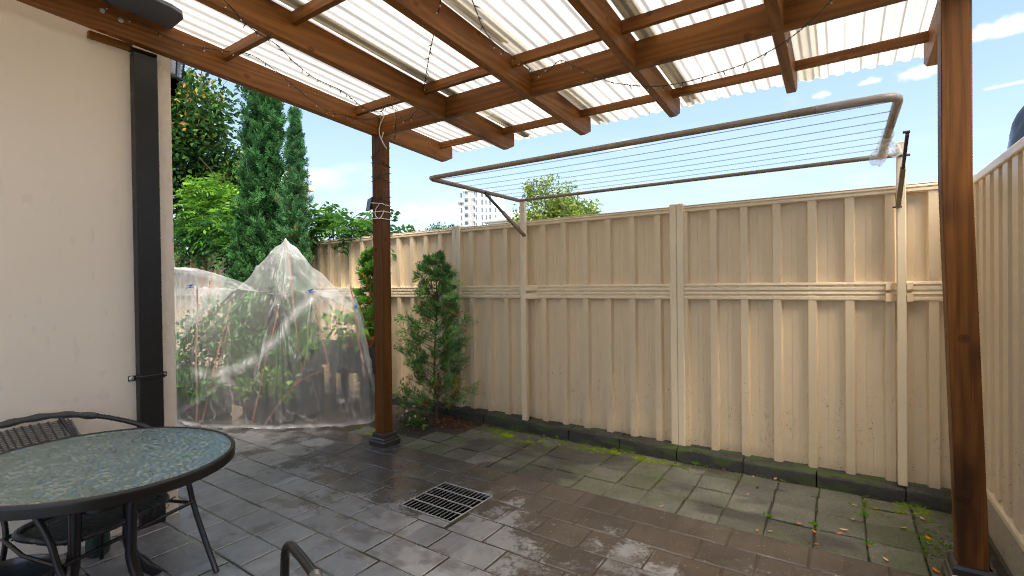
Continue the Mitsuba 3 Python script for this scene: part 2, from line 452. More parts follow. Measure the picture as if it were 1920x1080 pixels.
patio = "patio"
tag(patio, "wet dark stamped concrete patio laid in running bond", kind="structure")
g = MB()
holed(g, -6.6, 0.44, -3.0, 3.20, -0.0038)
g.box((-6.6, 3.185, -0.045), (0.44, 3.2, -0.0046))
g.out("patio__joint_bed", "joint_mortar")
ROWS = [3.197, 2.960, 2.722, 2.486, 2.252, 2.030, 1.800, 1.568, 1.345, 1.107, 0.875, 0.64, 0.41, 0.18]
KNOWN = {0: [-2.50, -2.20, -1.816, -1.522, -1.22, -0.88, -0.553, -0.15, 0.20], 1: [-2.36, -1.98, -1.65, -1.388, -1.075, -0.675, -0.385, -0.02],
         2: [-1.845, -1.56, -1.26, -0.88, -0.52], 3: [-1.745, -1.366, -1.07, -0.7], 4: [-1.975, -1.567, -1.2], 5: [-1.80, -1.45], 6: [-2.10, -1.72]}
rng = np.random.default_rng(4)


def visible(x, y, z=0.0, m=60):
    q = np.array([x, y, z - EYE])
    dp = q @ _f
    if dp < 0.2:
        return False
    u, v = 960 + FPX * (q @ (_r * math.cos(ROLL) + np.cross(_f, _r) * math.sin(ROLL))) / dp, 540 + FPX * (q @ _d) / dp
    return -m < u < 1920 + m and -m < v < 1080 + m


def slab(key, x0, x1, y0, y1, z, cut, rng, bsdf, wob=0.004, tilt=0.0009, th=0.03):
    """A paving piece with a softened edge and slightly wandering sides."""
    c = np.array([[x0, y0], [x1, y0], [x1, y1], [x0, y1]]) + rng.uniform(-wob, wob, (4, 2))
    mids = (c + np.roll(c, -1, 0)) / 2 + rng.uniform(-wob, wob, (4, 2)) * 0.8
    ring = np.empty((8, 2))
    ring[0::2], ring[1::2] = c, mids
    ctr = ring.mean(0)
    dz = z + rng.uniform(-tilt, tilt, 8)
    ins = ring + (ctr - ring) / np.linalg.norm(ctr - ring, axis=1, keepdims=True) * cut * 1.3
    v = np.vstack([np.c_[ring, np.full(8, z - th)], np.c_[ring, dz - cut], np.c_[ins, dz], [[*ctr, z + rng.uniform(-tilt, tilt)]]])
    k = np.arange(8)
    n = (k + 1) % 8
    f = np.vstack([np.stack([k, n, n + 8], 1), np.stack([k, n + 8, k + 8], 1), np.stack([k + 8, n + 8, n + 16], 1), np.stack([k + 8, n + 16, k + 16], 1), np.stack([k + 16, n + 16, k * 0 + 24], 1)])
    MB().add(v, f).out(key, bsdf)


count = 0
for r in range(len(ROWS) - 1):
    y1, y0 = ROWS[r], ROWS[r + 1]
    js = sorted(KNOWN.get(r, []))
    if not js:
        js = [-1.7 + 0.17 * (r % 3)]
    while js[0] > -6.5:
        js.insert(0, js[0] - rng.choice([0.28, 0.33, 0.40, 0.44]))
    while js[-1] < 0.30:
        js.append(js[-1] + rng.choice([0.28, 0.33, 0.40]))
    js = [x for x in js if x < 0.38] + [0.44]
    for a, b in zip(js[:-1], js[1:]):
        if b - a < 0.05 or not any(visible(x, y) for x in (a, b) for y in (y0, y1)):
            continue
        if b < -3.7 and y1 < 1.9 and (b < -5.0 or y1 < 1.4):
            continue
        if a < -4.2 and (y0 - (2.35 + (max(a, -6.2) + 6.2) * 0.42)) > 0.25:
            continue
        gap = 0.004
        pieces = [(a + gap, b - gap, y0 + gap, y1 - gap)]
        for P0 in ((GX0 - 0.006, GX1 + 0.006, GY0 - 0.006, GY1 + 0.006),):
            out = []
            for (u0, u1, w0, w1) in pieces:
                if u1 <= P0[0] or u0 >= P0[1] or w1 <= P0[2] or w0 >= P0[3]:
                    out.append((u0, u1, w0, w1))
                    continue
                if u0 < P0[0]:
                    out.append((u0, P0[0], w0, w1))
                if u1 > P0[1]:
                    out.append((P0[1], u1, w0, w1))
                m0, m1 = max(u0, P0[0]), min(u1, P0[1])
                if w0 < P0[2]:
                    out.append((m0, m1, w0, P0[2]))
                if w1 > P0[3]:
                    out.append((m0, m1, P0[3], w1))
            pieces = out
        for q in pieces:
            if q[1] - q[0] > 0.03 and q[3] - q[2] > 0.02:
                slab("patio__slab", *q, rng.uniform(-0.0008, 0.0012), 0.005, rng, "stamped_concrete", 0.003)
                count += 1

path = "paver_strip"
tag(path, "strip of mossy square grey pavers beside the back fence", kind="structure")
PR = [(3.206, 3.458), (3.474, 3.716), (3.724, 3.968), (3.976, 4.150)]
for r, (y0, y1) in enumerate(PR):
    for k in range(-3, 19):
        x1 = 0.369 - 0.2545 * (k - 1)
        x0 = x1 - 0.2545
        if x1 > 0.64:
            continue
        if x0 < -3.2 and y0 > 3.7 or x0 < -4.25 or (x0 < -3.45 and y0 > 3.4):
            continue
        wob = 0.006 if r else 0.004
        slab("paver_strip__paver", x0 + 0.004, x1 - 0.004, y0, y1, rng.uniform(-0.004, 0.002) - 0.004, 0.005, rng, "paver_stone", wob, 0.003, 0.035)

# edging blocks
edge = thing("concrete_edging", "row of dark mossy concrete edging blocks under the back fence", "edging")
xe = [0.72, 0.352, -0.157, -0.650, -1.16, -1.67, -2.18, -2.69, -3.20, -3.71, -4.22, -4.73, -5.24]
for a, b in zip(xe[1:], xe[:-1]):
    zt = 0.082 + 0.006 * max(0, -a) + rng.uniform(-0.003, 0.003)
    c = np.array([[a + 0.004, 4.19], [b - 0.004, 4.19], [b - 0.004, 4.55], [a + 0.004, 4.55]]) + rng.uniform(-0.003, 0.003, (4, 2))
    nx = 14
    t = np.linspace(0, 1, nx)
    rowsp = []
    for s, zz, wv in ((0.0, -0.06, 0), (0.0, zt - 0.022, 0.004), (0.02, zt - 0.004, 0.004), (0.06, zt, 0.002), (0.36, zt, 0.002)):
        p = np.c_[c[0, 0] + (c[1, 0] - c[0, 0]) * t, 4.19 + s + rng.uniform(-wv, wv, nx), zz + rng.uniform(-wv, wv, nx)]
        rowsp.append(p)
    v = np.vstack(rowsp)
    i, j = np.meshgrid(np.arange(4), np.arange(nx - 1), indexing="ij")
    i, j = i.ravel(), j.ravel()
    f = np.stack([i * nx + j, i * nx + j + 1, (i + 1) * nx + j + 1, (i + 1) * nx + j], 1)
    m = MB().add(v, f)
    for e in (0, nx - 1):
        idx = [k * nx + e for k in range(5)]
        bot = np.array([[v[e][0], 4.55, -0.06]])
        vv = np.vstack([v[idx], bot])
        m.add(vv, [[0, 1, 5], [1, 2, 5], [2, 3, 5], [3, 4, 5]])
    m.out("concrete_edging__block", "edging_concrete", smooth=40)

# ------------------------------------------------------------------ moss on the pavers
rng = np.random.default_rng(12)
cand = np.c_[rng.uniform(-4.3, 0.62, 260000), rng.uniform(3.21, 4.30, 260000)]
pn = np.c_[cand * 2.3, np.zeros(len(cand))]
dens = np.clip((meshkit.fbm(pn + 31, 4, 2) - 0.50) * 4.5, 0, 1)
jx = np.abs(((0.369 - cand[:, 0]) / 0.2545 + 0.5) % 1 - 0.5) * 0.2545
jy = np.min(np.abs(cand[:, 1:2] - np.array([[3.466, 3.72, 3.972, 4.17]])), axis=1)
joint = np.exp(-np.minimum(jx, jy) / 0.008)
spot = np.exp(-(((cand[:, 0] + 2.62) / 0.30) ** 2 + ((cand[:, 1] - 4.0) / 0.11) ** 2)) * 1.0 + np.exp(-(((cand[:, 0] + 3.95) / 0.2) ** 2 + ((cand[:, 1] - 3.36) / 0.09) ** 2)) * 1.4 + np.exp(-(((cand[:, 0] + 1.55) / 0.5) ** 2 + ((cand[:, 1] - 4.08) / 0.08) ** 2)) * 0.5 + np.exp(-(((cand[:, 0] - 0.45) / 0.25) ** 2 + ((cand[:, 1] - 4.05) / 0.1) ** 2)) * 0.5
fine = meshkit.fbm(np.c_[cand * 16, np.zeros(len(cand))], 3, 8)
prob = 2.4 * (0.09 * dens * (0.4 + (cand[:, 1] - 3.2)) + 0.10 * joint * np.clip(meshkit.fbm(pn * 1.3, 2, 6) * 3 - 1.1, 0, 1) + 0.55 * spot) * np.clip((fine - 0.42) * 6, 0, 1.2)
keep = rng.random(len(cand)) < prob * 0.62
cand, bright = cand[keep], np.clip(spot[keep] + 0.25 * rng.random(keep.sum()), 0, 1)
n = len(cand)
rad = rng.uniform(0.0025, 0.0065, n)
z0 = np.where(cand[:, 1] > 4.19, 0.080 + 0.006 * np.maximum(0, -cand[:, 0]), -0.004) - 0.001
a = np.arange(5) * 2 * np.pi / 5
ph = rng.uniform(0, 6.28, n)
ring = np.stack([cand[:, None, 0] + rad[:, None] * np.cos(a + ph[:, None]), cand[:, None, 1] + rad[:, None] * np.sin(a + ph[:, None]), np.repeat(z0[:, None], 5, 1)], -1)
top = np.c_[cand, z0 + rad * rng.uniform(0.6, 1.2, n)]
v = np.concatenate([ring, top[:, None]], 1).reshape(-1, 3)
k = np.arange(5)
f = (np.arange(n)[:, None, None] * 6 + np.stack([k, (k + 1) % 5, k * 0 + 5], 1)[None]).reshape(-1, 3)
col = (np.array([0.075, 0.12, 0.014])[None] * (1 - bright[:, None]) + np.array([0.22, 0.28, 0.015])[None] * bright[:, None]) * rng.uniform(0.6, 1.4, n)[:, None]
tag(MB().add(v, f, np.repeat(col, 6, 0)).out("moss", "moss_green"), "green moss growing over the paver joints and edging blocks", "moss", kind="stuff")

# ------------------------------------------------------------------ drain grate
grate = thing("drain_grate", "square steel drain grate with dark slots set in the patio", "drain grate")
m = MB()
for (a, b, c, d) in ((GX0, GX1, GY0, GY0 + 0.008), (GX0, GX1, GY1 - 0.008, GY1), (GX0, GX0 + 0.008, GY0 + 0.008, GY1 - 0.008), (GX1 - 0.008, GX1, GY0 + 0.008, GY1 - 0.008)):
    m.box((a, c, -0.004), (b, d, 0.001))
m.out("drain_grate__frame", "galvanised")
for k in range(3):
    y = GY0 + (GY1 - GY0) * (k + 1) / 4
    MB().box((GX0 + 0.004, y - 0.0045, 0.0), (GX1 - 0.004, y + 0.0045, 0.0045), 0.001).out("drain_grate__cross_bar", "galvanised")
for k in range(12):
    x = GX0 + 0.008 + (GX1 - GX0 - 0.016) * (k + 1) / 13
    MB().box((x - 0.0019, GY0 + 0.008, -0.0008), (x + 0.0019, GY1 - 0.008, 0.0014)).out("drain_grate__bar", "galvanised")
m = MB()
m.box((GX0, GY0, -0.40), (GX1, GY1, -0.38))
for (a, b, c, d) in ((GX0 - 0.02, GX0, GY0, GY1), (GX1, GX1 + 0.02, GY0, GY1), (GX0, GX1, GY0 - 0.02, GY0), (GX0, GX1, GY1, GY1 + 0.02)):
    m.box((a, c, -0.4), (b, d, -0.032))
m.out("drain_grate__pit", "pit_black")

# ------------------------------------------------------------------ house
house = thing("house", "beige rendered house wall behind the glass table", "house")
WX = -3.68
MB().box((-9.0, -5.0, -0.05), (WX, 1.455, 3.35), 0.004).out("house__wall", "wall_render")
MB().box((-9.2, -5.2, 3.35), (WX + 0.05, 1.55, 3.5), 0.01).out("house__eave", "wall_trim")
MB().box((WX, 1.02, 2.976), (WX + 0.040, 1.235, 3.014), 0.003).out("house__timber_packer", "wood_along_y")
dp = thing("downpipe", "black rectangular downpipe fixed to the beige wall corner", "downpipe")
MB().box((WX + 0.001, 1.228, -0.02), (WX + 0.062, 1.358, 2.965), 0.004).out("downpipe__pipe", "dark_bronze")
MB().box((WX + 0.003, 1.22, 2.972), (WX + 0.05, 1.362, 2.996), 0.003).out("downpipe__outlet_collar", "black_metal")
mm = MB().box((WX + 0.002, 1.224, 0.925), (WX + 0.067, 1.362, 0.952), 0.002)
mm.box((WX + 0.0015, 1.188, 0.922), (WX + 0.008, 1.226, 0.955), 0.002).box((WX + 0.0015, 1.360, 0.922), (WX + 0.008, 1.398, 0.955), 0.002)
mm.out("downpipe__bracket", "black_metal")
for y in (1.204, 1.383):
    MB().lathe([[0, 0.012], [0.006, 0.011], [0.009, 0.006], [0.009, 0]], (WX + 0.008, y, 0.939), 10, M=[[0, 0, 1], [1, 0, 0], [0, 1, 0]]).out("downpipe__bracket__screw", "screw_metal", smooth=True)
MB().lathe([[0, 0.004], [0.011, 0.003], [0.014, 0]], (WX + 0.0075, 1.204, 0.939), 12, M=[[0, 0, 1], [1, 0, 0], [0, 1, 0]]).out("downpipe__bracket__washer", "bottle_white", smooth=True)

# wall lantern on the end wall
lan = thing("wall_lantern", "black coach lantern with glass sides hanging past the wall end", "lantern")
LC = np.array([-3.94, 1.57, 3.08])
m = MB()
for k in range(6):
    a0, a1 = k * math.pi / 3, (k + 1) * math.pi / 3
    p0, p1 = np.array([math.cos(a0) * 0.055, math.sin(a0) * 0.055, -0.09]), np.array([math.cos(a0) * 0.085, math.sin(a0) * 0.085, 0.13])
    m.tube([LC + p0, LC + p1], 0.006, 6)
m.lathe([[0, -0.105], [0.05, -0.105], [0.064, -0.095], [0.062, -0.085], [0, -0.085]], LC, 6)
m.lathe([[0, 0.125], [0.092, 0.128], [0.10, 0.14], [0.06, 0.19], [0, 0.22]], LC, 6)
m.out("wall_lantern__frame", "black_metal")
v = []
for k in range(6):
    for rr, zz in ((0.052, -0.085), (0.081, 0.125)):
        v.append(LC + [math.cos(k * math.pi / 3) * rr, math.sin(k * math.pi / 3) * rr, zz])
for k in range(6):
    n2 = (k + 1) % 6
    MB().add([v[2 * k], v[2 * n2], v[2 * n2 + 1], v[2 * k + 1]], [[0, 1, 2, 3]]).out("wall_lantern__pane", "lamp_glass")
MB().lathe([[0, -0.06], [0.02, -0.06], [0.03, 0.0], [0.022, 0.07], [0, 0.08]], LC, 12).out("wall_lantern__lamp", "bottle_white", smooth=True)
m = MB().lathe([[0, -0.215], [0.012, -0.21], [0.020, -0.195], [0.012, -0.18], [0.009, -0.165], [0.022, -0.155], [0.03, -0.14], [0.018, -0.125], [0.04, -0.105]], LC, 12)
m.out("wall_lantern__finial", "black_metal", smooth=40)
m = MB().tube(spline([LC + [0, 0, -0.12], LC + [-0.03, -0.05, -0.15], LC + [-0.05, -0.10, -0.11], LC + [-0.05, -0.117, -0.02]], 6), 0.009, 8)
m.box(LC + [-0.10, -0.115, -0.10], LC + [0.0, -0.10, 0.09], 0.004)
m.out("wall_lantern__wall_bracket", "black_metal")

# ------------------------------------------------------------------ pergola
pg = thing("pergola", "brown stained timber pergola with clear corrugated plastic roof", "pergola")


def zb(y):
    return 3.073 - 0.0594 * y


PRX, PRY = (0.407, 0.520), (3.145, 3.255)
rng = np.random.default_rng(3)
for k, (x0, x1) in enumerate([(-3.612, -3.55), (-2.792, -2.735), (-1.957, -1.90), (-1.152, -1.097), (-0.318, -0.257), (0.452, 0.512)]):
    ya, yb, H = -2.2, 4.155 + rng.uniform(-0.015, 0.015), 0.182
    prof = np.array([[ya, zb(ya)], [yb - 0.115, zb(yb - 0.115)], [yb, zb(yb) + 0.062], [yb, zb(yb) + H], [ya, zb(ya) + H]])
    ctr = prof.mean(0)
    ins = prof + np.sign(ctr - prof) * 0.004
    xe2 = [(x0, ins), (x0 + 0.004, prof), (x1 - 0.004, prof), (x1, ins)]
    MB().hull(np.vstack([np.c_[np.full(5, x), q] for x, q in xe2])).out("pergola__rafter", "wood_along_y")
MB().box((-3.55, 3.104, 2.8855), (0.62, 3.148, 3.062), 0.003).out("pergola__beam", "wood_along_x")
bx = [(-3.55, -2.792), (-2.735, -1.957), (-1.90, -1.152), (-1.097, -0.318), (-0.257, 0.452)]
for yb in (-0.45, 0.65, 1.745, 2.868, 3.955):
    for a, b in bx:
        zt = zb(yb) + 0.1815
        hh = 0.068 if yb < 3 else 0.058
        MB().box((a, yb - 0.019, zt - hh - rng.uniform(0, 0.006)), (b, yb + 0.019, zt - 0.0005), 0.002).out("pergola__batten", "wood_along_x")
for y, z in ((1.0577, 3.1134), (1.146, 3.0965)):
    MB().lathe([[0, 0.007], [0.005, 0.0072], [0.0085, 0.005], [0.0085, 0.0025], [0.0145, 0.002], [0.0145, -0.001]], (-3.55, y, z), 12, M=[[0, 0, 1], [1, 0, 0], [0, 1, 0]]).out("pergola__coach_bolt", "screw_metal", smooth=35)
# left post
def post(x0, x1, y0, y1, z1, bow):
    zs = np.linspace(0.02, z1, 15)
    off = np.array([bow(z) for z in zs])
    c = 0.004
    prof = np.array([[x0 + c, y0], [x1 - c, y0], [x1, y0 + c], [x1, y1 - c], [x1 - c, y1], [x0 + c, y1], [x0, y1 - c], [x0, y0 + c]])
    v = np.vstack([np.c_[prof[:, 0] + o, prof[:, 1], np.full(8, z)] for z, o in zip(zs, off)])
    i, j = np.meshgrid(np.arange(14), np.arange(8), indexing="ij")
    i, j = i.ravel(), j.ravel()
    f = np.stack([i * 8 + j, i * 8 + (j + 1) % 8, (i + 1) * 8 + (j + 1) % 8, (i + 1) * 8 + j], 1)
    m = MB().add(v, f)
    m.add(v[-8:], [[0, k, k + 1] for k in range(1, 7)])
    return m.out("pergola__post", "wood_along_z")


def base_cap(pk, cx, cy, s):
    m = MB()
    prof = [[0.100, 0.0], [0.100, 0.040], [0.091, 0.050], [0.089, 0.066], [0.080, 0.074], [0.080, 0.105], [0.074, 0.120], [0.060, 0.122]]
    pr = np.array(prof) * [s, 1.0]
    sq = np.array([[1, 1], [-1, 1], [-1, -1], [1, -1]])
    v = np.vstack([np.c_[sq * r_ + [cx, cy], np.full(4, z_)] for r_, z_ in pr])
    for i2 in range(len(pr) - 1):
        for j2 in range(4):
            n2 = (j2 + 1) % 4
            m.add(v[[i2 * 4 + j2, i2 * 4 + n2, i2 * 4 + 4 + n2, i2 * 4 + 4 + j2]], [[0, 1, 2, 3]])
    m.out(pk + "__base_cap", "black_plastic", smooth=25)


pk = post(-3.652, -3.535, 3.100, 3.215, 3.075, lambda z: -0.008 + 0.004 * z)
base_cap(pk, -3.594, 3.160, 1.02)
pk = post(PRX[0], PRX[1], PRY[0], PRY[1], 3.068, lambda z: 0.058 * max(0.0, (1.95 - z) / 1.95))
base_cap(pk, 0.463 + 0.058, 3.20, 1.02)


# roof sheets: one per bay, lapping beside each rafter, corrugated along the slope
def corr(x0, x1, y0, y1, dz, ph=0.0):
    pit, dep = 0.096, 0.015
    xs, zs = [], []
    x = math.floor(x0 / pit) * pit
    while x < x1 + pit:
        for t, h in ((0.0, 0), (0.22, 0), (0.36, 1), (0.64, 1), (0.78, 0)):
            xs.append(x + t * pit)
            zs.append(h * dep)
        x += pit
    xs, zs = np.array(xs), np.array(zs)
    kk = (xs >= x0) & (xs <= x1)
    xs, zs = xs[kk], zs[kk]
    ys = np.linspace(y0, y1, 9)
    X, Y = np.meshgrid(xs, ys, indexing="ij")
    sag = 0.003 * np.sin(Y * 5.7 + x0)
    Z = zb(Y) + 0.186 + dz + zs[:, None] + sag
    v = np.stack([X, Y, Z], -1).reshape(-1, 3)
    n, mM = len(xs), len(ys)
    i, j = np.meshgrid(np.arange(n - 1), np.arange(mM - 1), indexing="ij")
    i, j = i.ravel(), j.ravel()
    return v, np.stack([i * mM + j, (i + 1) * mM + j, (i + 1) * mM + j + 1, i * mM + j + 1], 1)


sx = [-3.640, -2.74, -1.905, -1.10, -0.262, 0.60]
for k in range(5):
    over = 0.0 if k == 4 else 0.155
    yend = 4.345 + rng.uniform(-0.012, 0.012)
    MB().add(*corr(sx[k], sx[k + 1] + over, -2.2, yend, 0.0008 + 0.003 * (k % 2))).out("pergola__roof_sheet", "roof_plastic")
for k in range(1, 5):  # dirt caught in the laps, a film between the two sheets
    MB().add(*corr(sx[k] + 0.01, sx[k] + 0.10 + 0.03 * (k % 2), -2.2, 4.30, 0.0018)).out("pergola__lap_dirt", "roof_lap_grime")
for yb in (2.868, 3.955, 1.745):
    for k in range(5):
        for x in np.linspace(sx[k] + 0.22, sx[k + 1] - 0.15, 2):
            px = (math.floor(x / 0.096)) * 0.096 + 0.096 * 0.02
            MB().lathe([[0, -0.016], [0.006, -0.016], [0.0065, -0.006], [0.013, -0.004], [0.014, 0.0], [0, 0.001]], (px, yb + 0.045, zb(yb) + 0.183), 10).out("pergola__roof_screw", "black_plastic", smooth=40)
pn = thing("roof_panel", "dark grey flat panel fixed under the clear roof above the wall", "panel")
M = np.eye(4)
M[:3, 1] = [0, 1, -0.0594]
M[:3, 3] = [-3.37, 0.45, zb(0.45) + 0.158]
MB().hull([p[:3] for p in ((np.array([[x, y, z, 1] for z in (0, 0.022) for x, y in ((-0.172, -1.2), (0.10, -1.2), (0.10, 0.86), (0.075, 0.92), (0.03, 0.945), (-0.172, 0.955))]) @ M.T))]).out("roof_panel__board", "dark_panel")

# ------------------------------------------------------------------ string lights
S1 = [(-3.53, 1.052, 3.168), (-3.53, 1.165, 3.121), (-3.53, 1.274, 3.11), (-3.53, 1.388, 3.085), (-3.53, 1.495, 3.086), (-3.53, 1.626, 3.109), (-3.50, 1.712, 3.118), (-3.29, 1.78, 3.062), (-3.348, 2.001, 3.038), (-3.401, 2.29, 2.948), (-3.475, 2.533, 2.929), (-3.53, 2.733, 2.965), (-3.54, 2.963, 3.0), (-3.53, 3.095, 3.06)]
S2 = [(-2.60, 1.20, 2.985), (-2.597, 1.273, 2.96), (-2.743, 1.486, 2.955), (-2.825, 1.692, 2.96), (-2.943, 1.87, 2.96), (-3.049, 2.097, 2.955), (-3.034, 2.306, 2.93), (-3.169, 2.608, 2.93), (-3.125, 2.745, 2.92), (-2.986, 2.705, 2.94), (-2.987, 2.814, 2.93)]
S3 = [(-1.69, 1.9, 3.04), (-1.784, 2.0, 3.033), (-1.999, 2.2, 3.062), (-2.339, 2.5, 3.078), (-2.621, 2.75, 3.052), (-2.868, 2.95, 3.005), (-3.05, 3.05, 2.965), (-3.181, 3.07, 2.946), (-3.246, 3.07, 3.024)]
S4 = [(-1.50, 1.85, 2.93), (-1.53, 1.95, 2.925), (-1.653, 2.2, 2.936), (-1.741, 2.45, 2.956), (-1.724, 2.6, 2.943), (-1.761, 2.85, 2.975), (-1.771, 2.95, 2.965), (-1.735, 3.06, 3.005), (-1.632, 3.07, 3.062), (-1.508, 3.07, 2.989), (-1.328, 3.06, 2.868), (-1.234, 3.06, 2.81), (-0.987, 3.06, 2.728), (-0.791, 3.06, 2.705), (-0.608, 3.06, 2.714), (-0.465, 3.06, 2.727), (-0.329, 3.06, 2.763), (-0.201, 3.06, 2.822), (-0.103, 3.06, 2.891), (-0.027, 3.06, 2.961)]
S5 = [(-3.296, 3.08, 3.064), (-3.293, 3.075, 2.951), (-3.308, 3.08, 2.859), (-3.33, 3.085, 2.806)]
rng = np.random.default_rng(8)
for pts, lab, step in ((S1, "fairy light string running along the timber beside the house wall", 0.125), (S2, "fairy light string looping across the first roof bay", 0.085), (S3, "fairy light string hanging diagonally down to the beam near the left post", 0.10), (S4, "long fairy light string sagging along under the front beam", 0.115), (S5, "short loose fairy light end dangling beside the left post", 0.09)):
    key = thing("string_light", lab, "fairy lights", "fairy light strings under the pergola")
    q = spline(pts, 14)
    tw = np.cumsum(np.r_[0, np.linalg.norm(np.diff(q, axis=0), axis=1)])
    m = MB()
    for s in (0, math.pi):
        m.tube(q + 0.0022 * np.c_[np.cos(tw * 180 + s), np.sin(tw * 180 + s), np.sin(tw * 150 + s)], 0.0019, 5)
    m.out(key + "__cable", "cable_green", smooth=True)
    for s in np.arange(0.04, tw[-1], step):
        p = np.array([np.interp(s, tw, q[:, a]) for a in range(3)])
        d = unit(rng.normal(size=3) * [0.5, 0.5, 0.35] + [0, 0, -0.75])
        bk = MB().tube([p, p + d * 0.022], [0.0036, 0.003], 6).out(key + "__bulb", "cable_green", smooth=30)
        MB().tube([p + d * 0.022, p + d * 0.028, p + d * 0.034], [0.0027, 0.003, 0.001], 6).out(bk + "__lens", "bulb_clear", smooth=True)

sp = thing("solar_charger", "small black solar charger tied to the left post", "solar panel")
M = np.eye(4)
MB().hull(np.array([(-3.645, 3.09, 2.328), (-3.655, 3.13, 2.330), (-3.672, 3.085, 2.217), (-3.682, 3.13, 2.219)]).tolist() + [(-3.742, 3.12, 2.318), (-3.738, 3.145, 2.32), (-3.765, 3.115, 2.209), (-3.762, 3.142, 2.211)]).out("solar_charger__panel", "black_plastic")
MB().hull(np.array([(-3.652, 3.093, 2.285), (-3.652, 3.11, 2.285), (-3.70, 3.10, 2.285), (-3.652, 3.093, 2.27), (-3.652, 3.11, 2.27), (-3.70, 3.10, 2.27)])).out("solar_charger__bracket", "black_plastic")
cord = thing("tied_rope", "thin white rope tied round the upper left post", "rope")
for pts in ([(-3.483, 3.09, 3.08), (-3.455, 3.085, 3.045), (-3.505, 3.09, 2.994), (-3.530, 3.092, 2.937), (-3.520, 3.09, 2.874), (-3.50, 3.12, 2.80), (-3.50, 3.15, 2.77)],
            [(-3.50, 3.09, 2.84), (-3.46, 3.08, 2.90)]):
    MB().tube(spline(pts, 8), 0.0042, 7).out("tied_rope__tail", "white_cord", smooth=True)


def wrap(z, dz0, dz1, r, key, bs):
    x0, x1, y0, y1 = -3.656, -3.529, 3.094, 3.221
    p = [(x0, y1, z), (x0, y0, z + dz0), (x1, y0, z + dz0 * 0.5 + dz1), (x1, y1, z + dz1 * 1.6), (x0, y1, z)]
    MB().tube(np.vstack([np.linspace(p[i], p[i + 1], 6) for i in range(4)]), r, 6).out(key, bs, smooth=True)


for z, a, b in ((2.262, 0.012, -0.012), (2.185, 0.0, 0.0), (2.128, 0.0, -0.008)):
    wrap(z, a, b, 0.0042, "tied_rope__loop", "white_cord")
MB().tube(spline([(-3.55, 3.092, 2.245), (-3.585, 3.088, 2.21), (-3.60, 3.09, 2.16), (-3.57, 3.09, 2.125), (-3.535, 3.092, 2.12), (-3.527, 3.12, 2.17), (-3.527, 3.13, 2.20)], 8), 0.0042, 7).out("tied_rope__loop", "white_cord", smooth=True)
sk = thing("dark_string", "thin dark string wound in zigzags round the left post", "string")
for z, a, b in ((2.72, -0.03, 0.05), (2.66, 0.05, -0.03), (2.61, 0.04, 0.0), (2.51, -0.04, 0.03), (2.47, 0.05, 0.0), (2.31, 0.02, -0.02), (2.285, -0.01, 0.03)):
    wrap(z, a, b, 0.0019, "dark_string__turn", "cable_green")

# ------------------------------------------------------------------ fences
def fence_profile(x0, x1, pit, first, crest, slope, depth, valley_rib=True):
    pts = []
    x = first - pit * math.ceil((first - x0) / pit + 1)
    while x < x1 + pit:
        pts += [(x - crest / 2 - slope, 0), (x - crest / 2, depth), (x + crest / 2, depth), (x + crest / 2 + slope, 0)]
        if valley_rib:
            c = x + pit / 2
            pts += [(c - 0.022, 0), (c - 0.016, 0.0025), (c + 0.016, 0.0025), (c + 0.022, 0)]
        x += pit
    p = np.array(pts)
    q = p[(p[:, 0] > x0) & (p[:, 0] < x1)]
    z0, z1 = np.interp([x0, x1], p[:, 0], p[:, 1])
    return np.vstack([[x0, z0], q, [x1, z1]])


def sheet(key, x0, x1, z0, z1, place, bsdf, **k):
    pr = fence_profile(x0, x1, **k)
    n = len(pr)
    th = 0.0012
    front = [place(a, d, z) for z in (z0, z1) for a, d in pr]
    back = [place(a, d - th, z) for z in (z0, z1) for a, d in pr]
    i = np.arange(n - 1)
    f = np.stack([i, i + 1, n + i + 1, n + i], 1)
    MB().add(front, f).add(back, f[:, ::-1]).out(key, bsdf)


FY = 4.362
bf = thing("back_fence", "long beige corrugated steel fence along the back of the yard", "fence")
back = lambda a, d, z: (a, FY - 0.017 + 0.017 - d, z)
FP = [-11.35, -8.90, -6.46, -3.650, -1.176, 0.735]
KW = dict(pit=0.233, first=-0.182, crest=0.052, slope=0.011, depth=0.050)
for k in range(5):
    a, b = FP[k] + 0.03, FP[k + 1] - 0.03
    nsh = 3
    e = np.linspace(a, b, nsh + 1)
    for s in range(nsh):
        lap = 0.02 if s < nsh - 1 else 0
        o = 0.0016 * (s % 2)
        pl = (lambda o: (lambda u, d, z: (u, FY - d - o, z)))(o)
        sheet("back_fence__lower_sheet", e[s], e[s + 1] + lap, 0.055, 1.413, pl, "fence_paint", **KW)
        sheet("back_fence__upper_sheet", e[s], e[s + 1] + lap, 1.4185, 2.115, pl, "fence_paint", **KW)


def rail(key, a, b, z0, z1, y, d):
    """A rolled fence rail: two rounded lips with a groove between."""
    h = z1 - z0
    prof = np.array([[0, z0], [-d * 0.8, z0], [-d, z0 + 0.12 * h], [-d, z0 + 0.40 * h], [-d * 0.72, z0 + 0.5 * h], [-d * 0.72, z0 + 0.62 * h], [-d, z0 + 0.72 * h], [-d * 0.92, z1 - 0.04 * h], [-d * 0.6, z1], [0.02, z1]])
    n = len(prof)
    v = np.vstack([np.c_[np.full(n, x), y + prof[:, 0], prof[:, 1]] for x in (a, b)])
    i = np.arange(n - 1)
    m = MB().add(v, np.stack([i, i + 1, n + i + 1, n + i], 1))
    for s in (0, n):
        m.add(np.vstack([v[s:s + n], [[v[s][0], y + 0.02, z0]]]), [[n, t, t + 1] for t in range(n - 1)])
    m.out(key, "fence_trim")


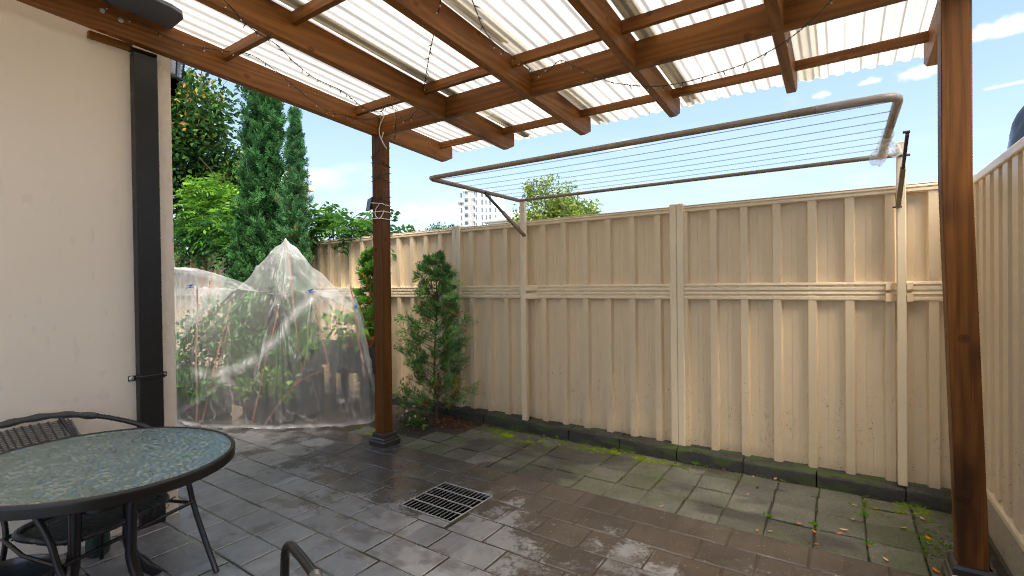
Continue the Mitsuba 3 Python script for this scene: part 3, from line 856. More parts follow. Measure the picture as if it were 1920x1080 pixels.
for k in range(5):
    a, b = FP[k] + 0.052, FP[k + 1] - 0.052
    rail("back_fence__rail", a, b, 2.092, 2.142, FY, 0.058)
    rail("back_fence__rail", a, b, 1.4165, 1.482, FY, 0.057)
    rail("back_fence__rail", a, b, 1.345, 1.4150, FY, 0.057)
    MB().box((a, FY - 0.056, 2.1425), (b, FY + 0.03, 2.149), 0.002).out("back_fence__rail_cap", "fence_trim")
for x in FP[1:-1]:
    m = MB()
    for s in (-1, 1):
        m.box((x + s * 0.030 - 0.0285, FY - 0.070, 0.05), (x + s * 0.030 + 0.0285, FY + 0.03, 2.168), 0.005)
    m.box((x - 0.004, FY - 0.045, 0.05), (x + 0.004, FY + 0.02, 2.16))
    pk = m.out("back_fence__post", "fence_trim")
    for z in (2.115, 1.455, 1.372, 0.6):
        for s in (-1, 1):
            MB().lathe([[0, 0.004], [0.004, 0.004], [0.0055, 0.0]], (x + s * 0.036, FY - 0.070, z), 8, M=[[1, 0, 0], [0, 0, -1], [0, 1, 0]]).out(pk + "__screw", "screw_metal", smooth=True)

SX = 0.725
sf = thing("side_fence", "beige corrugated steel side fence to the right of the timber post", "fence")
for s, (a, b) in enumerate(((-1.6, -0.8), (-0.8, 0.0), (0.0, 0.8), (0.8, 1.6), (1.6, 2.4), (2.4, 3.2), (3.2, 3.9), (3.9, 4.33))):
    o = 0.0016 * (s % 2)
    sheet("side_fence__sheet", a, b + 0.02, 0.245, 2.125, (lambda o: (lambda u, d, z: (SX + 0.03 - d - o, u, z)))(o), "fence_paint", pit=0.178, first=3.60, crest=0.098, slope=0.016, depth=0.036, valley_rib=False)


def side_rail(z0, z1, d, key):
    prof = np.array([[0.03, z0], [-d, z0], [-d - 0.004, z0 + 0.006], [-d - 0.004, z1 - 0.012], [-d + 0.006, z1], [0.05, z1 + 0.002]])
    n = len(prof)
    v = np.vstack([np.c_[SX + prof[:, 0], np.full(n, y), prof[:, 1]] for y in (-1.6, 4.34)])
    i = np.arange(n - 1)
    MB().add(v, np.stack([i, i + 1, n + i + 1, n + i], 1)).add([v[0], v[n - 1], v[2 * n - 1], v[n]], [[0, 1, 2, 3]]).out(key, "fence_trim")


side_rail(2.105, 2.162, 0.014, "side_fence__rail")
side_rail(0.200, 0.246, 0.014, "side_fence__rail")
MB().box((SX + 0.005, -1.6, -0.05), (SX + 0.03, 4.34, 0.1995), 0.003).out("side_fence__plinth", "plinth_board")
MB().box((SX - 0.012, 4.27, 0.02), (SX + 0.05, 4.355, 2.17), 0.005).out("side_fence__post", "fence_trim")

# ------------------------------------------------------------------ clothesline
cl = thing("clothesline", "beige wall mounted folding clothesline with green lines above the back fence", "clothesline")
ZL = 2.335
XA, XB, YA, YB = -2.685, 0.222, 2.845, 4.155
for x0, x1, zt in ((-2.728, -2.672, 2.345), (0.315, 0.365, 2.425)):
    MB().box((x0, 4.215, 0.095), (x1, 4.265, zt), 0.004).out("clothesline__post", "fence_trim")
xm = 0.222 - 0.42
MB().tube(spline([(XA + 0.06, YA, ZL), (xm, YA, ZL)], 10), 0.0185, 10).out("clothesline__front_bar", "line_metal", smooth=40)
MB().tube(np.vstack([np.linspace((xm - 0.02, YA, ZL), (XB - 0.06, YA, ZL), 4), (XB - 0.02, YA + 0.012, ZL), (XB, YA + 0.05, ZL), np.linspace((XB + 0.004, YA + 0.10, ZL), (XB + 0.004, YB, ZL - 0.01), 6)]), 0.0200, 10).out("clothesline__right_arm", "line_metal", smooth=40)
MB().tube(np.vstack([[(XA + 0.10, YA, ZL)], [(XA + 0.02, YA + 0.006, ZL)], [(XA, YA + 0.05, ZL)], np.linspace((XA, YA + 0.12, ZL), (XA + 0.0, YB, ZL), 8)]), 0.0185, 10).out("clothesline__left_arm", "line_metal", smooth=40)
MB().tube([(XA - 0.01, YB, ZL), (XB + 0.1, YB, ZL - 0.01)], 0.0145, 10).out("clothesline__back_bar", "line_metal", smooth=40)
for t in range(8):
    y = YA + 0.065 + (YB - YA - 0.13) * t / 7.0
    xx = np.linspace(XA + 0.015, XB - 0.015, 12)
    sag = 0.012 * (1 - ((xx - xx.mean()) / (xx[-1] - xx.mean())) ** 2)
    MB().tube(np.c_[xx, np.full(12, y), ZL - 0.004 - sag], 0.0019, 5).out("clothesline__line", "line_cord", smooth=True)
for xa, za in ((-2.70, 2.335), (0.285, 2.335)):
    p0, p1 = np.array([xa + 0.03, 3.56, ZL - 0.015]), np.array([xa + 0.036, 4.20, 1.985])
    bk = MB().beam(p0, p0 + (p1 - p0) * 0.55, 0.016, 0.02).out("clothesline__brace", "brace_dark")
    MB().beam(p0 + (p1 - p0) * 0.42, p1, 0.026, 0.030, c=0.002).out(bk + "__sleeve", "line_metal")
    MB().tube([p0 + [-0.02, 0, 0.01], p0 + [0.012, 0, 0.01]], 0.008, 8).out(bk + "__pivot_bolt", "brace_dark", smooth=40)
    MB().tube([p1 + [-0.03, 0.01, 0], p1 + [0.02, 0.0, 0]], 0.006, 8).out(bk + "__pivot_bolt", "brace_dark", smooth=40)
MB().tube([(XB, YB, ZL - 0.005), (0.385, YB + 0.08, ZL - 0.002)], 0.010, 8).out("clothesline__hinge_pin", "brace_dark", smooth=40)
for x in (-2.668, 0.315):
    for s in ((0.0, 0.10),) if x < 0 else ((-0.06, -0.002), (0.052, 0.095)):
        m = MB().hull([(x + s[0], 4.21, 1.345), (x + s[1], 4.30, 1.345), (x + s[0], 4.21, 1.40), (x + s[1], 4.30, 1.40), (x + s[0], 4.30, 1.345), (x + s[0], 4.30, 1.40)])
        m.hull([(x + s[0], 4.21, 1.425), (x + s[1], 4.305, 1.43), (x + s[0], 4.21, 1.470), (x + s[1], 4.305, 1.475), (x + s[0], 4.305, 1.425), (x + s[0], 4.305, 1.47)])
        m.out("clothesline__fence_bracket", "fence_trim")


def film(path, r, key, seed, amp, bs="clear_film"):
    q = spline(path, 10)
    n = 16
    m = MB().tube(q, r, n, caps=False)
    v = m.v[0]
    nn = meshkit.fbm(v * 45, 3, seed) - 0.5
    axis_pts = np.repeat(q, n, 0)
    m.v[0] = v + unit(v - axis_pts) * nn[:, None] * amp
    m.out(key, bs, smooth=False)


film([(XB + 0.004, 3.55, ZL), (XB + 0.004, 3.85, ZL), (XB - 0.005, 4.05, ZL - 0.01), (XB - 0.015, 4.17, ZL - 0.02)], np.r_[np.full(14, 0.030), np.linspace(0.034, 0.05, 17)], "clothesline__plastic_wrap", 3, 0.03)
film([(XB + 0.05, 3.80, ZL - 0.02), (XB + 0.075, 3.95, ZL - 0.03), (XB + 0.06, 4.05, ZL - 0.02)], 0.022, "clothesline__plastic_wrap", 5, 0.03)
film([(xm + 0.1, YA, ZL), (XB - 0.07, YA, ZL), (XB - 0.015, YA + 0.02, ZL), (XB + 0.004, YA + 0.10, ZL), (XB + 0.004, 3.5, ZL)], 0.0225, "clothesline__plastic_wrap", 7, 0.006, "thin_film")

# ------------------------------------------------------------------ table
TC = np.array([-2.826, 0.819])
ROT = np.array([[1, 0, 0.020], [0, 1, 0.031], [-0.020, -0.031, 1]])
TM = np.eye(4)
TM[:3, :3] = ROT
TM[:3, 3] = [TC[0], TC[1], 0.72]
tb = thing("round_table", "round patio table with rippled glass top and black metal rim", "table")
nr, na = 150, 512
rr = np.linspace(0.0, 0.506, nr)
aa = np.arange(na) * 2 * np.pi / na
v = np.stack([rr[:, None] * np.cos(aa), rr[:, None] * np.sin(aa), np.full((nr, na), -0.004)], -1).reshape(-1, 3)
warp = v[:, :2] + 0.010 * (np.c_[meshkit.noise(v * 50, 1), meshkit.noise(v * 50, 2)] - 0.5)
from scipy.spatial import cKDTree
seeds = np.random.default_rng(6).uniform(-0.53, 0.53, (1050, 2))
for _ in range(3):
    lab_ = cKDTree(seeds).query(np.random.default_rng(7).uniform(-0.53, 0.53, (60000, 2)))
    smp = np.random.default_rng(7).uniform(-0.53, 0.53, (60000, 2))
    seeds = seeds * 0.4 + 0.6 * np.stack([np.bincount(lab_[1], smp[:, a], 1050) / np.maximum(np.bincount(lab_[1], minlength=1050), 1) for a in (0, 1)], 1)
d1 = cKDTree(seeds).query(warp, 2)[0]
v[:, 2] += -0.0075 * np.minimum(d1[:, 0] / 0.0185, 1.15) ** 2 * np.clip((0.503 - np.hypot(v[:, 0], v[:, 1])) / 0.01, 0, 1)
i, j = np.meshgrid(np.arange(nr - 1), np.arange(na), indexing="ij")
i, j = i.ravel(), j.ravel()
f = np.stack([i * na + j, (i + 1) * na + j, (i + 1) * na + (j + 1) % na, i * na + (j + 1) % na], 1)
vb = v * [1, 1, -0.6] + [0, 0, -0.0165]
rim_i = (nr - 1) * na + np.arange(na)
nxt = (nr - 1) * na + (np.arange(na) + 1) % na
side_f = np.stack([rim_i + nr * na, nxt + nr * na, nxt, rim_i], 1)
MB().add(np.vstack([v, vb]), np.vstack([f, f[:, ::-1] + nr * na, side_f])).out("round_table__glass_top", "rain_glass", smooth=60, M=TM)
MB().lathe([[0.505, -0.002], [0.507, 0.001], [0.518, 0.001], [0.523, -0.004], [0.525, -0.012], [0.525, -0.046], [0.523, -0.048], [0.519, -0.047], [0.517, -0.016], [0.500, -0.0155], [0.4995, -0.0125], [0.505, -0.012], [0.505, -0.002]], (0, 0, 0), 128).out("round_table__rim", "rim_metal", smooth=35, M=TM)
for a in (-60, 30, 120, 210):
    c, s = math.cos(math.radians(a)), math.sin(math.radians(a))
    q = spline([(0.30 * c, 0.30 * s, -0.050), (0.20 * c, 0.20 * s, -0.058), (0.155 * c, 0.155 * s, -0.095), (0.140 * c, 0.140 * s, -0.18), (0.138 * c, 0.138 * s, -0.33), (0.145 * c, 0.145 * s, -0.46), (0.21 * c, 0.21 * s, -0.60), (0.33 * c, 0.33 * s, -0.715)], 6)
    MB().tube(q, 0.0225, 12).out("round_table__leg", "black_metal", smooth=50, M=TM)
    MB().tube([(0.12 * c, 0.12 * s, -0.185), (0.172 * c, 0.172 * s, -0.185)], 0.009, 8).out("round_table__ring_bolt", "black_metal", smooth=40, M=TM)
MB().lathe([[0.100, -0.205], [0.102, -0.165], [0.117, -0.165], [0.119, -0.205], [0.100, -0.205]], (0, 0, 0), 48).out("round_table__leg_ring", "black_metal", smooth=35, M=TM)


# ------------------------------------------------------------------ wicker chairs
def chair(label, centre, deg, seed, half):
    key = thing("wicker_chair", label, "chair", "black wicker patio chairs")
    rng = np.random.default_rng(seed)
    a = math.radians(deg)
    M = np.eye(4)
    M[:2, :2] = [[math.cos(a), -math.sin(a)], [math.sin(a), math.cos(a)]]
    M[:3, 3] = [centre[0], centre[1], 0]
    bow = half + [(x, -y, z) for x, y, z in half[::-1]]
    MB().tube(spline(bow, 8), 0.0135, 12).out(key + "__bow_frame", "black_metal", smooth=60, M=M)
    for s in (-1, 1):
        q = spline([(-0.30, s * 0.235, 0.0), (-0.27, s * 0.222, 0.22), (-0.26, s * 0.212, 0.39), (-0.36, s * 0.20, 0.60), (half[-2][0] + 0.02, s * half[-2][1] * 0.85, half[-2][2] - 0.01)], 7)
        MB().tube(q, 0.0115, 10).out(key + "__rear_leg", "black_metal", smooth=60, M=M)
        MB().tube([(0.245, s * 0.312, 0.33), (-0.02, s * 0.29, 0.335), (-0.262, s * 0.222, 0.345)], 0.009, 8).out(key + "__side_brace", "black_metal", smooth=60, M=M)
    for x, y, z in ((0.245, 0.312, 0.335), (-0.262, 0.222, 0.345)):
        MB().tube([(x, y, z), (x, -y, z)], 0.009, 8).out(key + "__cross_brace", "black_metal", smooth=60, M=M)
    # seat: a ring wrapped with strands, ribbed weave between
    def seat_edge(t):
        c, s = np.cos(t), np.sin(t)
        e = 0.62
        return np.stack([0.235 * np.sign(c) * np.abs(c) ** e, 0.255 * np.sign(s) * np.abs(s) ** e, 0.385 + 0.012 * c], -1)
    t = np.linspace(0, 2 * np.pi, 97)
    MB().tube(seat_edge(t), 0.0125, 10, caps=False).out(key + "__seat_ring", "black_plastic", smooth=60, M=M)
    m = MB()
    tt = np.linspace(0, 2 * np.pi, 170, endpoint=False)
    pe = seat_edge(tt)
    tg = unit(np.roll(pe, -1, 0) - np.roll(pe, 1, 0))
    for k in range(170):
        if rng.random() < 0.07:
            continue
        u1 = np.cross(tg[k], [0, 0, 1])
        aa = np.linspace(0, 2 * np.pi, 9)
        p = pe[k] + 0.0145 * (np.cos(aa)[:, None] * u1 + np.sin(aa)[:, None] * np.array([0, 0, 1.0])) + tg[k] * (aa[:, None] / 6.28 - 0.5) * 0.009
        m.tube(p, 0.0023, 4, caps=False)
    if seed == 1:
        for k in range(7):
            c0 = np.array([0.232 + rng.uniform(-0.01, 0.01), 0.10 + rng.uniform(-0.05, 0.06), 0.385])
            aa = np.linspace(0, 6.28, 14)
            ax = unit(np.array([rng.uniform(-0.5, 0.5), 1.0, rng.uniform(-0.3, 0.3)]))
            u1 = unit(np.cross(ax, [0, 0, 1]))
            r0 = rng.uniform(0.017, 0.030)
            m.tube(c0 + r0 * (np.cos(aa)[:, None] * u1 + np.sin(aa)[:, None] * np.cross(ax, u1)), 0.0016, 4, caps=False)
    tag(m.out(key + "__edge_wrap", "weave_black", smooth=True, M=M), None, kind="stuff")
    m = MB()
    for y in np.arange(-0.232, 0.233, 0.0052):
        ye = abs(y) / 0.255
        xr = 0.235 * max(0.0, 1 - ye ** (2 / 0.62)) ** (0.62 / 2)
        if xr < 0.03:
            continue
        x = np.linspace(-xr, xr, 64)
        bend = 0.03 * np.clip((abs(y) - 0.13) / 0.10, 0, 1) ** 2
        z = 0.378 + 0.012 * (x / 0.235) - 0.016 * (1 - (x / 0.235) ** 2) * (1 - ye ** 2) + 0.0058 * np.sin((x + bend * 6.0 * abs(y)) * 2 * np.pi / 0.040)
        m.tube(np.c_[x, np.full(64, y), z], 0.0026, 4, caps=False)
    tag(m.out(key + "__seat_weave", "weave_black", smooth=True, M=M), None, kind="stuff")
    m = MB()
    for k in range(11):
        x = -0.2 + 0.04 * k
        yr = 0.25
        yy = np.linspace(-yr, yr, 9)
        m.tube(np.c_[np.full(9, x), yy, 0.374 + 0.012 * x / 0.235 - 0.016 * (1 - (x / 0.235) ** 2) * (1 - (yy / 0.255) ** 2)], 0.004, 5)
    m.out(key + "__seat_rod", "black_metal", smooth=True, M=M)
    # back: bowed panel of horizontal strands over uprights
    def backp(s, h):
        xb = half[-1][0] + 0.012 + 0.16 * np.abs(s) ** 2.0
        return np.stack([xb + (1 - h) * 0.25, s * 0.25, 0.46 + (half[-1][2] - 0.485) * h], -1)
    m = MB()
    for k in range(13):
        s = -0.95 + 1.9 * k / 12
        m.tube(backp(np.full(8, s * 0.80), np.linspace(0, 1, 8)), 0.0042, 5)
    m.out(key + "__back_rod", "black_metal", smooth=True, M=M)
    m = MB()
    s = np.linspace(-0.80, 0.80, 73)
    for q, h in enumerate(np.arange(0.04, 0.985, 0.0145)):
        p = backp(s, np.full(73, h))
        w = 0.0052 * np.sin(s / 0.80 * 0.95 * np.pi * 12 / 1.9 + np.pi * (q % 2))
        m.tube(p + np.c_[w, 0 * w, rng.normal(size=73) * 0.0004], 0.0024, 4, caps=False)
    tag(m.out(key + "__back_weave", "weave_black", smooth=True, M=M), None, kind="stuff")
    m = MB()
    top = spline([(x, y, z) for x, y, z in half[-5:]] + [(x, -y, z) for x, y, z in half[-5:][::-1]], 14)
    tl = np.cumsum(np.r_[0, np.linalg.norm(np.diff(top, axis=0), axis=1)])
    for sx2 in np.arange(0.22, tl[-1] - 0.22, 0.0052):
        p = np.array([np.interp(sx2, tl, top[:, a2]) for a2 in range(3)])
        p2 = np.array([np.interp(sx2 + 0.01, tl, top[:, a2]) for a2 in range(3)])
        tg2 = unit(p2 - p)
        u1 = unit(np.cross(tg2, [0, 0, 1]))
        aa = np.linspace(0, 2 * np.pi, 9)
        r0 = 0.0165 + 0.0025 * math.sin(sx2 * 55)
        m.tube(p + r0 * (np.cos(aa)[:, None] * u1 + np.sin(aa)[:, None] * np.cross(tg2, u1)) + tg2 * 0.006 * np.sin(aa)[:, None], 0.0027, 4, caps=False)
    tag(m.out(key + "__back_wrap", "weave_black", smooth=True, M=M), None, kind="stuff")
    return key


chair("black wicker chair with frayed seat wrapping tucked between the glass table and wall", (-3.06, 0.85), 20.0, 1,
      [(0.44, 0.27, 0.0), (0.35, 0.295, 0.13), (0.25, 0.32, 0.30), (0.20, 0.328, 0.44), (0.13, 0.34, 0.56), (0.04, 0.346, 0.64), (-0.065, 0.345, 0.70), (-0.15, 0.322, 0.738), (-0.294, 0.28, 0.775), (-0.40, 0.245, 0.79), (-0.50, 0.198, 0.80), (-0.565, 0.087, 0.806)])
chair("black tube framed chair of which only one arm shows in front of the drain grate", (-1.375, 0.545), 166.0, 2,
      [(0.24, 0.30, 0.0), (0.20, 0.30, 0.30), (0.178, 0.30, 0.60), (0.165, 0.30, 0.665), (0.13, 0.30, 0.695), (0.08, 0.298, 0.705), (-0.10, 0.285, 0.72), (-0.24, 0.255, 0.745), (-0.36, 0.18, 0.775), (-0.44, 0.08, 0.785)])
bo = thing("lidded_bottle", "tall dark bottle with bright green lid standing between the glass table and the wall", "bottle")
BC = (-3.50, 0.975, -0.07)
m = MB().lathe([[0, 0.075], [0.05, 0.075], [0.055, 0.085], [0.055, 0.60], [0.05, 0.63], [0.042, 0.645], [0, 0.645]], BC, 24)
m.out("lidded_bottle__body", "bottle_green", smooth=40)
MB().lathe([[0.044, 0.645], [0.046, 0.65], [0.046, 0.685], [0.043, 0.69], [0, 0.69]], BC, 24).out("lidded_bottle__lid", "lid_green", smooth=40)
pot = thing("black_tub", "round black plastic tub on the patio under the wicker chair", "tub")
MB().lathe([[0, 0.012], [0.13, 0.012], [0.165, 0.24], [0.172, 0.245], [0.172, 0.262], [0.165, 0.262], [0.155, 0.235], [0.12, 0.03], [0, 0.03]], (-3.02, 0.52, 0.0), 40).out("black_tub__body", "black_plastic", smooth=40)
# ------------------------------------------------------------------ plants in the yard
def spray_cloud(o, d, n_leaf, L, lw, ll, rng, flat=None):
    """Flat ferny sprays: from each origin o along d, n_leaf small scale shoots on alternate sides."""
    m = len(o)
    side = frame_side(d, rng) if flat is None else flat
    t = (np.arange(n_leaf) + 0.6) / n_leaf
    L = np.broadcast_to(L, (m,))
    sgn = np.where(np.arange(n_leaf) % 2 == 0, 1.0, -1.0)
    oo = o[:, None] + d[:, None] * (t[None, :, None] * L[:, None, None])
    dd = unit(d[:, None] * 0.75 + side[:, None] * (sgn * (1.05 - 0.6 * t))[None, :, None] + rng.normal(size=(m, n_leaf, 3)) * 0.16)
    dd[:, -1] = d
    nrm = unit(np.cross(d, side))
    ss = unit(np.cross(np.repeat(nrm[:, None], n_leaf, 1), dd))
    ln = (ll * (1.15 - 0.55 * t))[None] * rng.uniform(0.75, 1.25, (m, n_leaf))
    return leaves(oo.reshape(-1, 3), dd.reshape(-1, 3), ss.reshape(-1, 3), ln.ravel(), lw * rng.uniform(0.8, 1.2, m * n_leaf))


def conifer(label, base, H, prof, n_br, n_sp, n_leaf, ll, lw, cols, seed, name="conifer_shrub", cat="conifer", up=0.55, group=None, lean=(0, 0), brown=0.06, key_bark="bark_red", trunk_r=0.014, z_lo=0.04):
    rng = np.random.default_rng(seed)
    key = thing(name, label, cat, group)
    base = np.asarray(base, float)
    zz = np.linspace(0, 1, 12)
    tr = np.c_[base[0] + lean[0] * zz + 0.012 * np.sin(zz * 9 + seed), base[1] + lean[1] * zz + 0.012 * np.cos(zz * 7), base[2] + H * 0.97 * zz]
    MB().tube(tr, trunk_r * (1.05 - zz) + 0.002, 8).out(key + "__trunk", key_bark, smooth=60)
    h = z_lo + (1 - z_lo) * (np.arange(n_br) + rng.random(n_br)) / n_br * 0.97
    az = np.arange(n_br) * 2.399 + rng.normal(size=n_br) * 0.4
    ln = np.interp(h, prof[0], prof[1]) * rng.uniform(0.65, 1.15, n_br)
    root = np.stack([np.interp(h, zz, tr[:, k]) for k in range(3)], -1)
    upv = up * rng.uniform(0.7, 1.4, n_br)
    bd = unit(np.stack([np.cos(az), np.sin(az), upv], -1))
    tips = root + bd * ln[:, None] + np.array([0, 0, 1.0]) * (0.18 * ln ** 2)[:, None]
    m = MB()
    for k in range(n_br):
        mid = root[k] + bd[k] * ln[k] * 0.5
        m.tube([root[k], mid, tips[k]], [0.0035 + trunk_r * 0.12, 0.003, 0.0012], 4, caps=False)
    m.out(key + "__twigs", key_bark)
    labels[key + "__twigs"] = {"kind": "stuff"}
    s = rng.uniform(0.18, 1.0, (n_br, n_sp)) ** 0.8
    o = root[:, None] + bd[:, None] * (ln[:, None] * s)[..., None] + np.array([0, 0, 1.0]) * (0.18 * (ln[:, None] * s) ** 2)[..., None]
    d = unit(bd[:, None] * 0.8 + rng.normal(size=(n_br, n_sp, 3)) * 0.55 + np.array([0, 0, up * 0.55]))
    o, d = o.reshape(-1, 3), d.reshape(-1, 3)
    L = np.repeat(0.05 + 0.16 * ln, n_sp) * rng.uniform(0.6, 1.2, len(o))
    v, f = spray_cloud(o, d, n_leaf, L, lw, ll, rng)
    c = np.asarray(cols)[rng.integers(0, len(cols), len(o))] * rng.uniform(0.45, 1.5, len(o))[:, None]
    hz = (o[:, 2] - base[2]) / H
    br = rng.random(len(o)) < brown * (1 + 3.0 * (hz < 0.28))
    c[br] = np.array([0.30, 0.125, 0.035]) * rng.uniform(0.6, 1.3, br.sum())[:, None]
    c = np.repeat(c, n_leaf, 0)
    inner = np.repeat(c * rng.uniform(0.85, 1.2, len(c))[:, None], 4, 0)
    MB().add(v, f, inner).out(key + "__foliage", "needle")
    labels[key + "__foliage"] = {"kind": "stuff"}
    return key


TH = ([0, 0.1, 0.3, 0.55, 0.8, 0.93, 1], [0.26, 0.43, 0.42, 0.34, 0.22, 0.11, 0.04])
GR = [(0.13, 0.29, 0.07), (0.18, 0.37, 0.08), (0.10, 0.22, 0.08), (0.22, 0.42, 0.11), (0.14, 0.27, 0.11)]
conifer("small feathery conifer with browning lower sprays right of the left timber post", (-3.66, 3.93, 0.0), 1.90, TH, 78, 12, 9, 0.066, 0.0120, GR, 21, lean=(0.02, 0.02), up=0.55, brown=0.04, key_bark="bark_brown")
TH2 = ([0, 0.1, 0.3, 0.55, 0.8, 0.93, 1], [0.12, 0.22, 0.26, 0.26, 0.18, 0.10, 0.04])
conifer("small green conifer between the white netting and the left timber post", (-4.74, 3.94, 0.0), 1.97, TH2, 90, 14, 9, 0.062, 0.0125, [(0.08, 0.22, 0.03), (0.11, 0.26, 0.035), (0.06, 0.15, 0.03)], 22, up=0.95, lean=(0.06, 0.0), brown=0.05)
CY = ([0, 0.15, 0.4, 0.7, 0.9, 1], [0.42, 0.48, 0.44, 0.38, 0.30, 0.14])
CG = [(0.055, 0.165, 0.055), (0.085, 0.225, 0.07), (0.035, 0.10, 0.042), (0.11, 0.28, 0.085)]
conifer("tall dense dark green cypress rising behind the white netting", (-6.50, 3.68, 0.0), 5.2, CY, 470, 17, 11, 0.060, 0.014, CG, 31, name="cypress_tree", cat="cypress", up=1.25, brown=0.0, key_bark="bark_brown", trunk_r=0.05, z_lo=0.10)
CY3 = ([0, 0.15, 0.4, 0.65, 0.85, 1], [0.34, 0.36, 0.36, 0.30, 0.16, 0.03])
conifer("slender paler cypress with a pointed tip right of the tall cypress", (-6.02, 3.82, 0.0), 4.02, CY3, 300, 15, 11, 0.050, 0.011, [(0.08, 0.21, 0.08), (0.10, 0.25, 0.095), (0.06, 0.16, 0.065)], 33, name="cypress_tree", cat="cypress", up=1.5, brown=0.015, key_bark="bark_red", trunk_r=0.035, z_lo=0.10)
CY4 = ([0, 0.2, 0.5, 0.8, 1], [0.30, 0.34, 0.28, 0.17, 0.04])
conifer("low rounded cypress bush at the left foot of the tall cypress", (-6.62, 3.42, 0.0), 2.55, CY4, 210, 14, 11, 0.050, 0.012, CG, 37, name="cypress_tree", cat="cypress", up=1.2, brown=0.0, key_bark="bark_brown", trunk_r=0.03)


def leafy(key_name, label, cat, clumps, n, ll, lw, cols, seed, stems=(), bs="leaf", group=None, kind=None, droop=0.15, stem_r=0.004, stem_bsdf="bark_brown"):
    rng = np.random.default_rng(seed)
    key = thing(key_name, label, cat, group, kind)
    if stems:
        m = MB()
        for s in stems:
            m.tube(spline(s, 6), np.linspace(stem_r, stem_r * 0.5, len(spline(s, 6))), 6)
        m.out(key + "__stem", stem_bsdf, smooth=60)
    O, D = [], []
    tot = sum(np.prod(c[1]) ** (1 / 3) ** 2 for c in clumps)
    for ctr, rad in clumps:
        k = max(6, int(n * (np.prod(rad) ** (1 / 3) ** 2) / tot))
        q = unit(rng.normal(size=(k, 3)))
        r = rng.random(k) ** 0.5
        o = np.asarray(ctr) + q * r[:, None] * np.asarray(rad)
        O.append(o)
        D.append(unit(q * 0.8 + rng.normal(size=(k, 3)) * 0.5 + np.array([0, 0, 0.25])))
    o, d = np.vstack(O), np.vstack(D)
    v, f = leaves(o, d, unit(np.cross(d, unit(rng.normal(size=d.shape) * 0.5 + [0, 0, 1.0]))), ll * rng.uniform(0.55, 1.2, len(o)), lw * rng.uniform(0.6, 1.2, len(o)), 0.12, droop)
    c = np.asarray(cols)[rng.integers(0, len(cols), len(o))] * rng.uniform(0.6, 1.4, len(o))[:, None]
    m = MB().add(v, f, np.repeat(c, 4, 0))
    if stems:
        labels[m.out(key + "__foliage", bs)] = {"kind": "stuff"}
    else:
        # a thing that is one mesh of leaves
        m.out(key, bs, exact=True)
    return key


LG = [(0.10, 0.22, 0.03), (0.15, 0.30, 0.045), (0.07, 0.16, 0.03), (0.20, 0.34, 0.06)]
DG = [(0.05, 0.12, 0.03), (0.035, 0.09, 0.025), (0.07, 0.16, 0.035)]
# plants under the net
leafy("eggplant", "broad leaved green vegetable plant in a pot on the raised planter under the net", "plant", [((-4.80, 3.50, 1.03), (0.26, 0.18, 0.22)), ((-4.62, 3.62, 1.02), (0.16, 0.14, 0.2)), ((-5.02, 3.30, 0.93), (0.15, 0.12, 0.12))], 190, 0.125, 0.075, LG, 41, stems=[[(-4.83, 3.62, 0.80), (-4.84, 3.58, 0.95), (-4.80, 3.52, 1.15)], [(-4.8, 3.62, 0.8), (-4.72, 3.6, 0.98), (-4.60, 3.6, 1.12)], [(-4.84, 3.6, 0.82), (-4.95, 3.42, 0.93), (-5.05, 3.30, 0.95)]], droop=0.3)
leafy("leggy_plant", "bare forked stem with one pale leaf leaning in front of the raised planter", "plant", [((-4.93, 3.05, 0.50), (0.05, 0.04, 0.05)), ((-4.72, 3.15, 0.80), (0.08, 0.05, 0.08))], 14, 0.11, 0.08, [(0.16, 0.30, 0.09), (0.2, 0.36, 0.1)], 42, stems=[[(-5.05, 2.80, 0.02), (-5.0, 2.92, 0.22), (-4.90, 3.05, 0.42), (-4.78, 3.16, 0.72)], [(-4.92, 3.03, 0.40), (-4.82, 3.12, 0.50), (-4.66, 3.28, 0.60)]], stem_r=0.008, stem_bsdf="stake_rust", droop=0.35)
leafy("leafy_seedlings", "patch of young green leafy seedlings in the front grow bag under the net", "seedlings", [((-5.38, 3.00, 0.38), (0.24, 0.11, 0.13)), ((-5.25, 3.05, 0.48), (0.2, 0.12, 0.12)), ((-5.58, 2.90, 0.36), (0.16, 0.1, 0.12)), ((-5.10, 3.06, 0.33), (0.16, 0.1, 0.07))], 520, 0.07, 0.038, LG, 43, stems=[[(-5.4, 3.0, 0.2), (-5.39, 2.99, 0.3), (-5.38, 2.97, 0.42)], [(-5.25, 3.04, 0.2), (-5.24, 3.04, 0.34), (-5.2, 3.02, 0.5)]])
leafy("tomato_plants", "tangled mass of tomato foliage at the left end under the net", "tomato plant", [((-6.25, 2.9, 1.05), (0.40, 0.26, 0.36)), ((-6.0, 3.05, 0.75), (0.46, 0.3, 0.35)), ((-6.5, 2.7, 0.75), (0.4, 0.3, 0.4)), ((-6.15, 2.62, 0.40), (0.45, 0.2, 0.18)), ((-6.0, 3.3, 1.2), (0.3, 0.2, 0.22)), ((-5.55, 3.3, 0.75), (0.35, 0.2, 0.3))], 4600, 0.085, 0.042, [(0.07, 0.19, 0.045), (0.10, 0.25, 0.06), (0.045, 0.13, 0.035)], 44, stems=[[(-6.3, 2.9, 0.2), (-6.25, 2.9, 0.8), (-6.2, 2.9, 1.3)], [(-6.0, 3.1, 0.2), (-6.02, 3.05, 0.7), (-6.0, 3.2, 1.3)]], droop=0.25)
